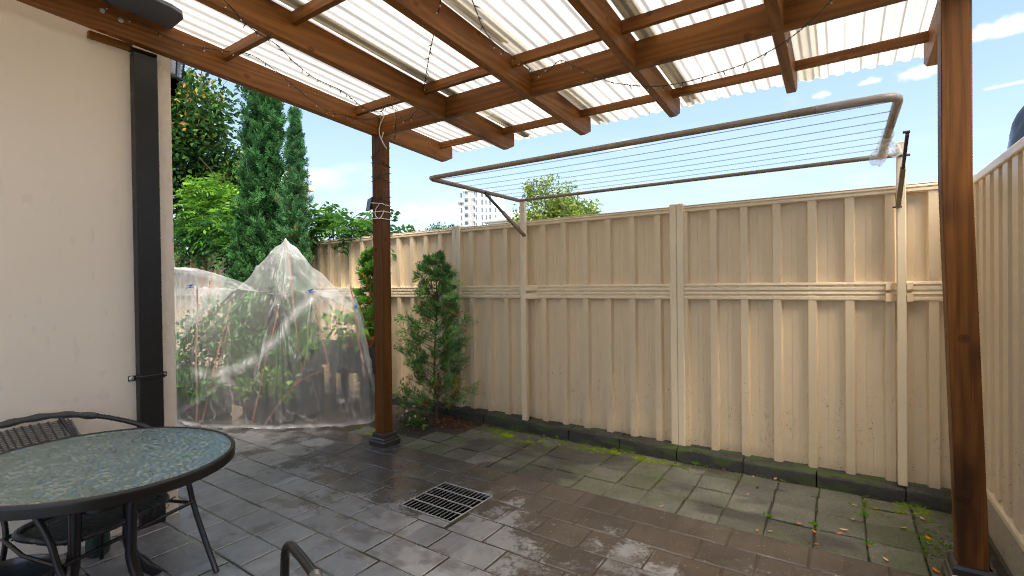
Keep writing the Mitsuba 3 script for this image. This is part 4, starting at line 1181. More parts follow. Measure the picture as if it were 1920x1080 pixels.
leafy("purple_shrub", "dark purple leaved shrub under the middle of the net", "shrub", [((-5.72, 3.28, 1.30), (0.22, 0.16, 0.18)), ((-5.62, 3.30, 1.12), (0.14, 0.12, 0.14))], 420, 0.055, 0.034, [(0.022, 0.014, 0.022), (0.04, 0.018, 0.03), (0.02, 0.025, 0.02)], 45, stems=[[(-5.55, 3.35, 0.1), (-5.56, 3.34, 0.6), (-5.66, 3.30, 1.2)]])


def flowers(key, pts, r, c, rng):
    m = MB()
    for p in pts:
        q = unit(rng.normal(size=(6, 3)))
        v, f = leaves(np.repeat([p], 6, 0), q, frame_side(q, rng), r, r * 0.8)
        m.add(v, f, c)
    m.out(key, "leaf")


rng = np.random.default_rng(77)
flowers("eggplant__flower", [(-4.93, 3.30, 1.11), (-5.02, 3.22, 0.97), (-4.70, 3.42, 1.10)], 0.028, (0.42, 0.30, 0.62), rng)
leafy("flowering_herb", "low leafy herb with small white flowers at the foot of the feathery conifer", "herb", [((-3.83, 3.78, 0.10), (0.16, 0.10, 0.08)), ((-3.95, 3.72, 0.30), (0.06, 0.05, 0.20)), ((-3.70, 3.68, 0.06), (0.2, 0.06, 0.05))], 240, 0.05, 0.026, [(0.13, 0.27, 0.04), (0.09, 0.2, 0.035), (0.18, 0.33, 0.06)], 46, stems=[[(-3.93, 3.74, 0.0), (-3.94, 3.74, 0.25), (-3.97, 3.72, 0.48)], [(-3.83, 3.76, 0.0), (-3.85, 3.73, 0.12), (-3.83, 3.70, 0.2)]], stem_r=0.0025)
flowers("flowering_herb__flower", [(-3.82, 3.66, 0.17), (-3.76, 3.64, 0.10), (-3.70, 3.66, 0.13), (-3.74, 3.69, 0.22), (-3.88, 3.66, 0.11)], 0.022, (0.75, 0.76, 0.78), rng)

# raised planters, grow bags and pots
pt = "raised_planter"
for lab, x0, x1, y0, y1 in (("black raised planter on four legs at the right end under the net", -5.115, -4.48, 3.665, 3.86), ("black raised planter on four legs left of the potted eggplant under the net", -6.02, -5.345, 3.665, 4.10)):
    key = thing("raised_planter", lab, "planter", "black raised planters under the net")
    m = MB()
    nn = 14
    for (a, b) in (((x0, y0), (x1, y0)), ((x1, y0), (x1, y1)), ((x1, y1), (x0, y1)), ((x0, y1), (x0, y0))):
        t = np.linspace(0, 1, nn)
        bx_ = a[0] + (b[0] - a[0]) * t
        by_ = a[1] + (b[1] - a[1]) * t
        sag = 0.03 * np.sin(t * np.pi)
        v = np.vstack([np.c_[bx_, by_, 0.47 + 0.10 * (bx_ - x0) - sag], np.c_[bx_, by_, 0.62 + 0.06 * (bx_ - x0)], np.c_[bx_, by_, 0.785 + 0.04 * (bx_ - x0) - sag * 0.8]])
        i, j = np.meshgrid(np.arange(2), np.arange(nn - 1), indexing="ij")
        i, j = i.ravel(), j.ravel()
        m.add(v, np.stack([i * nn + j, i * nn + j + 1, (i + 1) * nn + j + 1, (i + 1) * nn + j], 1))
    m.add([[x0, y0, 0.49], [x1, y0, 0.53], [x1, y1, 0.53], [x0, y1, 0.49]], [[0, 1, 2, 3]])
    m.out(key + "__trough", "planter_two")
    MB().add([[x0 + .01, y0 + .01, 0.735], [x1 - .01, y0 + .01, 0.755], [x1 - .01, y1 - .01, 0.755], [x0 + .01, y1 - .01, 0.735]], [[0, 1, 2, 3]]).out(key + "__potting_soil", "dark_soil")
    for x in (x0 + 0.02, x1 - 0.02):
        for y in (y0 + 0.02, y1 - 0.02):
            MB().box((x - 0.026, y - 0.026, -0.01), (x + 0.026, y + 0.026, 0.60), 0.004).out(key + "__leg", "planter_two")
for lab, c, s, h in (("black fabric grow bag with seedlings at the front under the net", (-5.36, 3.04), (0.34, 0.14), 0.27), ("black fabric grow bag holding tomatoes at the left end under the net", (-6.35, 2.80), (0.42, 0.20), 0.30), ("black fabric grow bag behind the leggy stem under the net", (-5.28, 3.42), (0.20, 0.20), 0.52)):
    key = thing("grow_bag", lab, "grow bag", "black grow bags under the net")
    prof = [[0, 0.0], [0.93, 0.0], [1.0, 0.03], [0.97, h * 0.6], [0.99, h], [0.96, h + 0.005], [0.94, h - 0.03], [0, h - 0.035]]
    ang = np.arange(40) * 2 * np.pi / 40
    m = MB()
    v = np.array([[r_ * np.sign(np.cos(a)) * abs(np.cos(a)) ** 0.55 * s[0] + c[0], r_ * np.sign(np.sin(a)) * abs(np.sin(a)) ** 0.55 * s[1] + c[1], z_] for r_, z_ in prof for a in ang])
    v[:, :2] += (meshkit.noise(v * 9, 4)[:, None] - 0.5) * 0.03
    i, j = np.meshgrid(np.arange(len(prof) - 1), np.arange(40), indexing="ij")
    i, j = i.ravel(), j.ravel()
    m.add(v, np.stack([i * 40 + j, i * 40 + (j + 1) % 40, (i + 1) * 40 + (j + 1) % 40, (i + 1) * 40 + j], 1)).out(key, "planter_two", smooth=50, exact=True)
for lab, c, rr_ in (("terracotta pot holding the broad leaved plant on the right raised planter", (-4.82, 3.75, 0.752), 0.11), ("small terracotta pot at the right end of the raised planter", (-4.60, 3.80, 0.756), 0.085)):
    key = thing("terracotta_pot", lab, "plant pot", "terracotta pots under the net")
    MB().lathe([[0, 0.0], [rr_ * 0.72, 0.0], [rr_ * 0.95, 0.11], [rr_ * 1.08, 0.112], [rr_ * 1.10, 0.145], [rr_ * 1.0, 0.146], [rr_ * 0.94, 0.12], [0, 0.12]], c, 28).out(key, "terracotta", smooth=40, exact=True)
tg = thing("plant_tag", "small teal plant tag stuck among the seedlings", "plant tag")
MB().box((-5.29, 2.865, 0.33), (-5.24, 2.869, 0.365), 0.0015).out("plant_tag__card", "tag_teal")
MB().box((-5.268, 2.866, 0.22), (-5.262, 2.870, 0.332)).out("plant_tag__stem", "brace_dark")

STK = [((-5.22, 2.76, 0.02), (-5.036, 2.977, 1.27)), ((-4.67, 3.345, 0.50), (-4.805, 3.240, 1.445)), ((-4.33, 3.535, 0.50), (-4.545, 3.533, 1.49)), ((-5.10, 3.34, 0.02), (-5.166, 3.155, 2.01)), ((-5.86, 2.56, 0.02), (-5.921, 2.915, 1.335)), ((-5.99, 2.66, 0.02), (-6.012, 2.957, 1.142)), ((-5.90, 2.52, 0.02), (-5.855, 2.53, 1.50)), ((-6.33, 2.76, 0.02), (-6.330, 2.80, 1.63)), ((-6.29, 2.83, 0.02), (-6.295, 2.86, 1.58))]
SLAB = ["slanted rusty stake under the net topped with the white clip", "upright rusty stake under the net topped with the middle blue peg", "rusty stake at the right edge of the net with a blue peg", "tallest stake holding up the peak of the net", "long slanted rusty stake among the tomato foliage", "short rusty stake right beside the long slanted one among the tomatoes", "stake at the left end of the net with the left blue peg", "thin upright stake behind the left blue peg", "second thin upright stake behind the left blue peg, closer to the peak"]
for (a, b), lab in zip(STK, SLAB):
    key = thing("garden_stake", lab, "stake", "garden stakes under the net")
    a, b = np.array(a), np.array(b)
    t = np.linspace(0, 1, 8)[:, None]
    MB().tube(a + (b - a) * t + 0.004 * np.sin(t * 9), 0.0075, 7).out(key, "stake_rust", smooth=40, exact=True)

# ------------------------------------------------------------------ the net
CP = np.array([
    # ground line, front then round the back
    (-7.6, 2.35, 0.0), (-6.9, 2.36, 0.0), (-6.1, 2.40, 0.0), (-5.6, 2.45, 0.0), (-5.3, 2.61, 0.0), (-4.87, 2.835, 0.0), (-4.55, 3.12, 0.0), (-4.33, 3.28, 0.0), (-4.20, 3.50, 0.0), (-4.33, 3.74, 0.0), (-4.55, 4.05, 0.0), (-5.0, 4.2, 0.0), (-5.8, 4.2, 0.0), (-6.6, 4.15, 0.0), (-7.6, 4.1, 0.0),
    # supports and cloth
    (-5.166, 3.149, 2.032), (-4.766, 3.216, 1.451), (-4.965, 2.985, 1.285), (-4.546, 3.52, 1.504), (-4.376, 3.489, 1.253), (-4.245, 3.53, 0.74), (-6.136, 2.44, 1.717), (-6.356, 2.933, 1.668), (-5.978, 3.025, 1.47), (-5.837, 2.50, 1.513), (-5.709, 3.108, 1.737),
    (-5.60, 2.74, 1.137), (-5.80, 2.52, 0.935), (-5.09, 2.82, 0.816), (-4.67, 3.07, 0.80), (-4.40, 3.30, 0.80), (-5.50, 2.585, 0.594), (-5.17, 2.77, 0.36), (-6.9, 2.42, 1.75), (-7.5, 2.42, 1.7), (-7.0, 3.0, 1.75), (-5.1, 4.02, 1.25), (-4.72, 3.90, 1.1), (-5.9, 3.95, 1.3), (-6.7, 3.9, 1.4), (-7.5, 3.9, 1.5), (-7.5, 3.0, 1.7), (-4.74, 2.99, 0.35), (-4.46, 3.22, 0.3), (-5.75, 2.485, 0.3), (-6.1, 2.45, 0.9)])
tri = Delaunay(CP[:, :2]).simplices
net = trimesh.Trimesh(CP, tri, process=False)
# leave out slivers outside the outline (long edges along the boundary)
e = CP[tri][:, [1, 2, 0]] - CP[tri]
onb = (tri < 15).all(1)
net = trimesh.Trimesh(CP, tri[~onb], process=False)
for _ in range(5):
    net = net.subdivide()
net.merge_vertices()
V, Fq = np.array(net.vertices), np.array(net.faces)
key_pts = CP[15:26]
pin = np.exp(-(np.linalg.norm(V[:, None] - key_pts[None], axis=2).min(1) / 0.05) ** 2)
ground = V[:, 2] < 0.004
A = net.vertex_neighbors
rws = np.concatenate([np.full(len(a), i) for i, a in enumerate(A)])
cls = np.concatenate(A)
W = sps.csr_matrix((np.ones(len(rws)), (rws, cls)), shape=(len(V), len(V)))
W = sps.diags(1 / np.maximum(W.sum(1).A1 if hasattr(W.sum(1), "A1") else np.asarray(W.sum(1)).ravel(), 1)) @ W
fixed = np.where(ground, 1.0, pin)[:, None]
V0 = V.copy()
for _ in range(7):
    V = V + (W @ V - V) * 0.6 * (1 - fixed)
nrm = np.array(trimesh.Trimesh(V, Fq, process=False).vertex_normals)
# folds run down from the supports: ridges in the angle about the nearest tall stake
fold = np.zeros(len(V))
for c, amp in ((CP[15], 0.014), (CP[16], 0.014), (CP[17], 0.014), (CP[24], 0.014), (CP[18], 0.012), (CP[21], 0.014)):
    dx = V[:, :2] - c[:2]
    r = np.linalg.norm(np.c_[dx, (V[:, 2] - c[2]) * 0.5], axis=1)
    th = np.arctan2(dx[:, 1], dx[:, 0] + 1e-6)
    fold += amp * np.sin(th * 11 + 2.5 * meshkit.fbm(V * 3, 2, 3)) * np.exp(-(r / 0.75) ** 2) * np.clip(r / 0.12, 0, 1)
crumple = (meshkit.fbm(V * [7, 7, 4.5], 3, 11) - 0.5) * 0.015 * np.clip(V[:, 2] * 5, 0.15, 1)
V = V + nrm * ((fold + crumple) * (1 - fixed[:, 0]))[:, None]
# hem gathered on the ground
hem = np.clip(1 - V[:, 2] / 0.05, 0, 1)
V[:, 2] += 0.012 + 0.022 * hem * meshkit.fbm(V * 14, 3, 21)
V[:, :2] += (hem * (meshkit.fbm(V * 6, 3, 5) - 0.5) * 0.10)[:, None]
nrm2 = np.array(trimesh.Trimesh(V, Fq, process=False).vertex_normals)
FOLD = spline([(-4.72, 3.12, 1.40), (-4.80, 2.95, 1.12), (-4.96, 2.84, 0.93), (-5.13, 2.73, 0.79), (-5.35, 2.62, 0.65), (-5.52, 2.51, 0.60), (-5.80, 2.42, 0.578)], 8)
snap = cKDTree(V)
FOLD = spline(V[snap.query(FOLD[::4])[1]], 5)
dd = np.linalg.norm(V[:, None] - FOLD[None], axis=2).min(1)
FOLD2 = spline([(-5.3, 2.66, 0.62), (-5.55, 2.52, 0.42), (-5.8, 2.43, 0.25), (-6.1, 2.42, 0.12)], 8)
FOLD2 = spline(V[snap.query(FOLD2[::4])[1]], 5)
dd2 = np.linalg.norm(V[:, None] - FOLD2[None], axis=2).min(1)
FOLD3 = spline([(-5.837, 2.50, 1.50), (-5.9, 2.43, 1.2), (-6.1, 2.42, 0.9), (-6.2, 2.42, 0.7)], 8)
FOLD3 = spline(V[snap.query(FOLD3[::4])[1]], 5)
dd3 = np.linalg.norm(V[:, None] - FOLD3[None], axis=2).min(1)
streak = np.clip((meshkit.fbm(np.c_[V[:, 0] * 9 + V[:, 2] * 5, V[:, 1] * 9, V[:, 2] * 3], 4, 17) - 0.5) * 5, 0, 1)
ridge = np.clip(1 - np.abs(meshkit.fbm(np.c_[V[:, 0] * 3.2 + V[:, 2] * 1.5, V[:, 1] * 3.2, V[:, 2] * 2.0], 3, 29) - 0.5) / 0.009, 0, 1)
rd2 = np.clip(1 - np.abs(meshkit.fbm(np.c_[V[:, 0] * 5.5 + V[:, 2] * 2.4, V[:, 1] * 5.5, V[:, 2] * 1.6 + 4], 3, 43) - 0.5) / 0.010, 0, 1)
op = 0.115 + 0.12 * streak + 0.42 * ridge + 0.22 * rd2 + 0.36 * np.exp(-(dd / 0.055) ** 2) + 0.25 * np.exp(-(dd / 0.02) ** 2) + 0.25 * np.exp(-(dd2 / 0.03) ** 2) + 0.25 * np.exp(-(dd3 / 0.03) ** 2) + 0.55 * np.clip(hem * 1.6, 0, 1)
pk = np.linalg.norm((V - CP[15]) * [1, 1, 0.55], axis=1)
op += 0.20 * np.clip(1 - pk / 0.5, 0, 1) + 0.10 * np.clip(1 - np.linalg.norm(V - [-4.66, 3.3, 1.35], axis=1) / 0.35, 0, 1)
op = np.clip((np.clip(op, 0.08, 0.95) - NET_BASE) / (1 - NET_BASE), 0, 1)
ft = op[Fq].max(1) > 0.10
nk = thing("garden_netting", "white mesh netting draped over stakes and planters at the back left", "netting")
MB().add(V, Fq).out("garden_netting__net", "net_fabric", smooth=True)
MB().add(V + nrm2 * 0.0012, Fq[ft]).out("garden_netting__gathered_fold", "net_fold", smooth=True, uv=np.c_[op, op * 0 + 0.5])


def peg(lab, p, ang, bs):
    key = thing("clothes_peg", lab, "clothes peg", None)
    p = np.asarray(p, float)
    d = np.array([math.cos(ang), math.sin(ang) * 0.4, 0.18 * math.sin(ang * 3)])
    for s in (-1, 1):
        o = p + np.array([0, 0, 0.006 * s])
        MB().hull([o - d * 0.042 + [0, -0.006, 0.008 * s], o - d * 0.042 + [0, 0.006, 0.008 * s], o - d * 0.042 + [0, 0, 0.001 * s], o + d * 0.042 + [0, -0.006, 0.012 * s], o + d * 0.042 + [0, 0.006, 0.012 * s], o + d * 0.042 + [0, 0, 0.004 * s], o + [0, -0.006, -0.004 * s], o + [0, 0.006, -0.004 * s]]).out(key + "__jaw", bs)
    MB().tube([p + [0, -0.009, 0], p + [0, 0.009, 0]], 0.0045, 8).out(key + "__spring", "screw_metal")


peg("blue clothes peg clipped to the net on the middle stake left of the planter leg", (-4.775, 3.19, 1.445), 0.5, "peg_blue")
peg("blue clothes peg clipped at the right edge of the net", (-4.37, 3.46, 1.27), -0.5, "peg_blue")
peg("blue clothes peg clipped at the left end of the net beside the house wall", (-5.86, 2.47, 1.515), 0.2, "peg_blue")
peg("white clip on the net at the top of the slanted stake below the peak", (-4.99, 2.95, 1.29), -0.9, "peg_white")

# fallen leaves and weeds on the pavers
rng = np.random.default_rng(55)
FL = [(-0.564, 4.115, 0.03, 0, "pale pink fallen leaf"), (-0.42, 4.155, 0.05, 1, "tan curled fallen leaf"), (-0.548, 3.991, 0.02, 2, ""), (-0.553, 3.75, 0.025, 1, ""), (-0.223, 3.467, 0.03, 2, ""), (-0.141, 3.402, 0.04, 2, ""), (0.005, 3.518, 0.045, 1, ""), (-0.017, 3.455, 0.032, 2, ""), (-0.127, 3.245, 0.025, 2, ""), (0.125, 3.387, 0.022, 2, ""), (0.062, 3.946, 0.03, 3, ""), (0.179, 3.959, 0.036, 2, ""), (0.411, 3.944, 0.04, 1, ""), (0.301, 3.736, 0.04, 1, ""), (0.408, 3.658, 0.055, 2, ""), (0.401, 3.596, 0.025, 0, ""), (0.189, 3.263, 0.042, 1, ""), (0.394, 3.272, 0.05, 2, ""), (-0.426, 3.237, 0.025, 2, ""), (-0.362, 3.268, 0.03, 0, ""), (0.052, 3.704, 0.035, 4, ""), (-0.512, 3.907, 0.035, 5, ""), (-2.438, 4.162, 0.03, 3, ""), (-2.166, 3.987, 0.03, 1, ""), (-1.826, 3.947, 0.028, 0, ""), (-1.004, 3.248, 0.035, 1, ""), (-2.904, 4.047, 0.03, 1, ""), (-1.34, 4.011, 0.02, 3, ""), (-0.78, 4.15, 0.035, 6, ""), (-3.372, 3.9, 0.03, 6, "")]
LC_ = [(0.50, 0.30, 0.22), (0.62, 0.36, 0.15), (0.68, 0.20, 0.02), (0.60, 0.62, 0.50), (0.20, 0.30, 0.14), (0.02, 0.03, 0.06), (0.25, 0.06, 0.04)]
LN_ = ["pinkish brown", "tan", "orange", "pale cream", "dull green", "blackened", "dark red"]
ORD = ["first", "second", "third", "fourth", "fifth", "sixth", "seventh", "eighth", "ninth", "tenth", "eleventh", "twelfth"]
for x, y, s, c, _ in FL:
    same = sorted(q_[0] for q_ in FL if q_[3] == c)
    lab = f"{LN_[c]} fallen leaf, {ORD[same.index(x)]} from left of {len(same)} {LN_[c].split()[-1]} ones on the pavers"
    key = thing("fallen_leaf", lab, "leaf", "fallen leaves on the mossy pavers")
    a = rng.uniform(0, 6.28)
    t = np.linspace(-1, 1, 9)
    w = 0.36 * np.sqrt(np.maximum(0, 1 - t ** 2)) * (1 - 0.25 * t)
    up_ = 0.10 * t ** 2 + 0.05
    p = np.vstack([np.c_[t, w, up_ + 0.16], np.c_[t, 0 * w, up_], np.c_[t, -w, up_ + 0.12]]) * s * 0.52
    Mx = np.array([[math.cos(a), -math.sin(a), 0], [math.sin(a), math.cos(a), 0], [0, 0, 1]])
    v = p @ Mx.T + [x, y, 0.001]
    i, j = np.meshgrid(np.arange(2), np.arange(8), indexing="ij")
    i, j = i.ravel(), j.ravel()
    MB().add(v, np.stack([i * 9 + j, i * 9 + j + 1, (i + 1) * 9 + j + 1, (i + 1) * 9 + j], 1), np.array(LC_[c]) * rng.uniform(0.8, 1.2)).out(key, "moss_green", smooth=True, exact=True)
# leaf litter below the conifer, weeds in the joints and along the side fence
n = 420
q = np.c_[-3.55 + rng.normal(size=n) * 0.22, 3.98 + rng.normal(size=n) * 0.11, rng.uniform(0.0, 0.035, n)]
d = unit(rng.normal(size=(n, 3)) * [1, 1, 0.35])
v, f = leaves(q, d, frame_side(d, rng), rng.uniform(0.02, 0.05, n), 0.014)
tag(MB().add(v, f, np.repeat(np.array([(0.24, 0.075, 0.03), (0.33, 0.13, 0.05), (0.12, 0.04, 0.02)])[rng.integers(0, 3, n)], 4, 0)).out("leaf_litter", "leaf"), "rusty brown leaf litter under the feathery conifer", "leaf litter", kind="stuff")
ctr = [(-0.395, 3.49), (0.12, 3.42), (0.40, 3.615), (0.112, 3.83), (-1.0, 4.17), (0.62, 3.10), (0.66, 3.3), (0.63, 2.9), (0.60, 3.5), (0.64, 3.75), (-2.3, 4.18), (-0.15, 3.52)]
O, D = [], []
for c in ctr:
    k = 22
    O.append(np.c_[c[0] + rng.normal(size=k) * 0.012, c[1] + rng.normal(size=k) * 0.012, np.full(k, -0.004)])
    D.append(unit(rng.normal(size=(k, 3)) * [0.7, 0.7, 0.4] + [0, 0, 0.9]))
o, d = np.vstack(O), np.vstack(D)
v, f = leaves(o, d, frame_side(d, rng), rng.uniform(0.012, 0.04, len(o)), 0.007, droop=0.2)
tag(MB().add(v, f, np.repeat(np.array([(0.12, 0.34, 0.02), (0.18, 0.42, 0.03)])[rng.integers(0, 2, len(o))], 4, 0)).out("weeds", "leaf"), "tiny bright green weeds sprouting from the paver joints", "weeds", kind="stuff")

# ------------------------------------------------------------------ beyond the fence
def compound(o, d, n_pair, L, ll, lw, rng):
    """Pinnate leaves: n_pair pairs of leaflets along a drooping rachis."""
    m = len(o)
    t = (np.arange(n_pair) + 0.8) / n_pair
    side = unit(np.cross(d, np.array([0, 0, 1.0]) + rng.normal(size=(m, 3)) * 0.35))
    oo, dd_, ss = [], [], []
    for sg in (-1, 1):
        for k in range(n_pair):
            p = o + d * (L * t[k])[:, None] - np.array([0, 0, 1.0]) * (0.35 * L * t[k] ** 2)[:, None]
            a = unit(d * 0.55 + side * sg - np.array([0, 0, 0.35 * t[k] + 0.15]) + rng.normal(size=(m, 3)) * 0.12)
            oo.append(p)
            dd_.append(a)
            ss.append(unit(np.cross(np.cross(d, side), a)))
    oo, dd_, ss = np.vstack(oo), np.vstack(dd_), np.vstack(ss)
    return oo, dd_, ss, 2 * n_pair


def vine(label, clumps, n, seed, cols):
    rng = np.random.default_rng(seed)
    key = thing("climbing_vine", label, "vine", "vines on the back fence")
    O, D = [], []
    for (c, r, w) in clumps:
        k = int(n * w)
        q = unit(rng.normal(size=(k, 3)) + [0.15, -0.35, 0.35])
        O.append(np.asarray(c) + q * np.asarray(r) * rng.uniform(0.55, 1.05, (k, 1)))
        D.append(unit(q * [1, 1, 0.6] + rng.normal(size=(k, 3)) * 0.4))
    o, d = np.vstack(O), np.vstack(D)
    L = rng.uniform(0.22, 0.40, len(o))
    oo, dd_, ss, per = compound(o, d, 5, L, 0, 0, rng)
    v, f = leaves(oo, dd_, ss, rng.uniform(0.085, 0.15, len(oo)), rng.uniform(0.034, 0.052, len(oo)), 0.08, 0.12)
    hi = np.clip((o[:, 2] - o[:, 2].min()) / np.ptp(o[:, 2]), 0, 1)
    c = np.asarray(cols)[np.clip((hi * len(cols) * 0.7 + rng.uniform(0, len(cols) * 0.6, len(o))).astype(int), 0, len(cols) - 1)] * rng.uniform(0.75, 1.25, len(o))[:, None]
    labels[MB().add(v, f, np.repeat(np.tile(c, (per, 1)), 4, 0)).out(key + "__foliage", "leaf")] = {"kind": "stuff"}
    m = MB()
    for (c, r, w) in clumps:
        for _ in range(5):
            a = np.asarray(c) + rng.normal(size=3) * np.asarray(r) * 0.6
            b = np.asarray(c) + rng.normal(size=3) * np.asarray(r) * 0.6
            m.tube(spline([a, (a + b) / 2 + rng.normal(size=3) * 0.08, b], 6), 0.008, 5)
    m.out(key + "__stem", "bark_brown", smooth=60)


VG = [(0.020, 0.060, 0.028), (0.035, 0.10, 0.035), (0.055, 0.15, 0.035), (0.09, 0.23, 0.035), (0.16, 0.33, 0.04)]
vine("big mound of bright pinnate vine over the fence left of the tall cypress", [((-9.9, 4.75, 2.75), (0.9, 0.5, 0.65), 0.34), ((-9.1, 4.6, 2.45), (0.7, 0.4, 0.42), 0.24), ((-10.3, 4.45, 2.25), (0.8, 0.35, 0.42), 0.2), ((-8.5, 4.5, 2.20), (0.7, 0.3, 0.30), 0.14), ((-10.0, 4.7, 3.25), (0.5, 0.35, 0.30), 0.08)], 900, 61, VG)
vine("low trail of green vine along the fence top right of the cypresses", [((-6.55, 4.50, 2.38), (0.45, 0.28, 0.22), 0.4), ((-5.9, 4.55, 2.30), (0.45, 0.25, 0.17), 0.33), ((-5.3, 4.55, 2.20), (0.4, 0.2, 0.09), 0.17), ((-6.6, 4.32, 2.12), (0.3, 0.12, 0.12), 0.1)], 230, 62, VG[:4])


def broadleaf(label, base, H, crown, n, ll, lw, cols, tip_cols, seed, name="garden_tree", group=None, trunk_r=0.12, tipf=0.35):
    rng = np.random.default_rng(seed)
    key = thing(name, label, "tree", group)
    base = np.asarray(base, float)
    m = MB()
    m.tube(spline([base, base + [0.1, 0.05, H * 0.3], base + [0, 0.1, H * 0.6]], 6), np.linspace(trunk_r, trunk_r * 0.5, 13), 10)
    m.out(key + "__trunk", "bark_brown", smooth=60)
    m = MB()
    O, D, K = [], [], []
    wsum = sum(c[1][0] ** 2 for c in crown)
    for c, r in crown:
        c, r = np.asarray(c, float), np.asarray(r, float)
        a = base + [0, 0, H * rng.uniform(0.25, 0.5)]
        m.tube(spline([a, (a + c) / 2 + [0, 0, -0.1 * H * 0.3], c], 5), np.linspace(trunk_r * 0.3, trunk_r * 0.06, 11), 5)
        k = int(n * r[0] ** 2 / wsum)
        nc = max(4, k // 45)
        q = unit(rng.normal(size=(nc, 3)))
        cc = c + q * r * (rng.random((nc, 1)) ** 0.35)
        idx = rng.integers(0, nc, k)
        sp = 0.17 * r.mean() + 0.5 * ll
        o = cc[idx] + rng.normal(size=(k, 3)) * sp
        O.append(o)
        D.append(unit(unit(o - c) * 0.7 + rng.normal(size=(k, 3)) * 0.6))
        hh = np.clip(((o - c) / r) @ np.array([0.35, -0.35, 0.75]), -1, 1)
        K.append(hh + (rng.random(nc)[idx] - 0.5) * 0.8)
    labels[m.out(key + "__branch", "bark_brown", smooth=60)] = {"kind": "stuff"}
    o, d, kk = np.vstack(O), np.vstack(D), np.concatenate(K)
    v, f = leaves(o, d, frame_side(d, rng), ll * rng.uniform(0.6, 1.25, len(o)), lw * rng.uniform(0.7, 1.2, len(o)), 0.14, 0.1)
    c = np.asarray(cols)[rng.integers(0, len(cols), len(o))] * rng.uniform(0.6, 1.35, len(o))[:, None]
    t = (kk > 0.55) & (rng.random(len(o)) < tipf)
    c[t] = np.asarray(tip_cols)[rng.integers(0, len(tip_cols), t.sum())] * rng.uniform(0.7, 1.2, t.sum())[:, None]
    labels[MB().add(v, f, np.repeat(c, 4, 0)).out(key + "__crown", "leaf")] = {"kind": "stuff"}


broadleaf("large dark green tree with orange new leaves above the fence beside the wall end", (-11.6, 5.2, 0), 6.4,
          [((-12.1, 4.3, 5.9), (0.9, 0.8, 0.9)), ((-11.5, 4.9, 5.2), (0.85, 0.7, 0.7)), ((-11.7, 4.6, 4.4), (0.9, 0.8, 0.75)), ((-11.2, 5.4, 4.3), (0.50, 0.5, 0.45)), ((-11.4, 5.5, 3.6), (0.8, 0.7, 0.6)), ((-12.3, 4.3, 3.6), (0.9, 0.8, 0.8)), ((-11.0, 5.85, 3.55), (0.42, 0.4, 0.45)), ((-12.6, 4.2, 5.0), (0.9, 0.8, 0.9)), ((-11.5, 5.4, 2.8), (0.9, 0.8, 0.6))],
          24000, 0.13, 0.072, [(0.045, 0.10, 0.03), (0.06, 0.14, 0.035), (0.08, 0.18, 0.04), (0.03, 0.075, 0.028)], [(0.48, 0.27, 0.08), (0.36, 0.38, 0.07), (0.50, 0.20, 0.08), (0.26, 0.34, 0.06)], 71, tipf=0.28)
broadleaf("rounded yellow green tree behind the fence under the clothesline", (-11.9, 21.9, 0), 7.0,
          [((-11.5, 22.2, 5.0), (1.0, 0.9, 0.75)), ((-12.9, 21.4, 4.9), (0.9, 0.9, 0.9)), ((-10.8, 22.6, 4.9), (0.75, 0.8, 0.6)), ((-12.15, 21.8, 6.35), (0.5, 0.5, 0.75)), ((-13.0, 21.3, 6.15), (0.5, 0.5, 0.42)), ((-11.35, 22.2, 6.35), (0.20, 0.2, 0.2)), ((-11.8, 22.0, 5.5), (0.7, 0.7, 0.5)), ((-10.4, 22.9, 4.6), (0.4, 0.5, 0.4)), ((-12.3, 21.7, 4.2), (1.6, 0.9, 0.6)), ((-13.6, 20.9, 4.3), (0.5, 0.5, 0.6))],
          9500, 0.17, 0.10, [(0.16, 0.25, 0.04), (0.22, 0.32, 0.05), (0.10, 0.17, 0.04), (0.26, 0.34, 0.07)], [(0.34, 0.40, 0.09), (0.40, 0.42, 0.10)], 72, name="distant_tree", group="trees beyond the back fence")
broadleaf("small grey green tree top behind the fence left of the timber post", (-23.4, 19.2, 0), 5.4, [((-23.2, 19.2, 4.6), (1.0, 0.8, 0.7)), ((-22.4, 20.0, 4.5), (0.7, 0.7, 0.75)), ((-24.1, 18.4, 4.1), (0.7, 0.6, 0.6))], 1800, 0.20, 0.11, [(0.07, 0.13, 0.05), (0.10, 0.17, 0.07)], [(0.13, 0.2, 0.07)], 73, name="distant_tree", group="trees beyond the back fence")
broadleaf("dark green treetop behind the fence just left of the white tower", (-26.8, 29.8, 0), 6.3, [((-27.2, 29.4, 5.5), (0.8, 0.8, 0.6)), ((-26.2, 30.3, 5.6), (0.7, 0.8, 0.6)), ((-25.6, 30.8, 5.2), (0.5, 0.5, 0.5))], 1500, 0.22, 0.12, [(0.05, 0.12, 0.05), (0.07, 0.16, 0.06)], [(0.10, 0.2, 0.06)], 74, name="distant_tree", group="trees beyond the back fence")

# white apartment tower, far away
tw_ = thing("apartment_tower", "white high rise apartment tower in the far distance", "tower")
tx = unit(np.array([12.3, 9.3, 0]))
ty = np.array([-tx[1], tx[0], 0])
TB = np.array([-114.7, 138.7, 0.0])


def tbox(u0, u1, v0, v1, z0, z1, key, bs, c=0.0):
    M = np.eye(4)
    M[:3, 0], M[:3, 1], M[:3, 3] = tx, ty, TB
    MB().box((u0, v0, z0), (u1, v1, z1), c, M).out(key, bs)


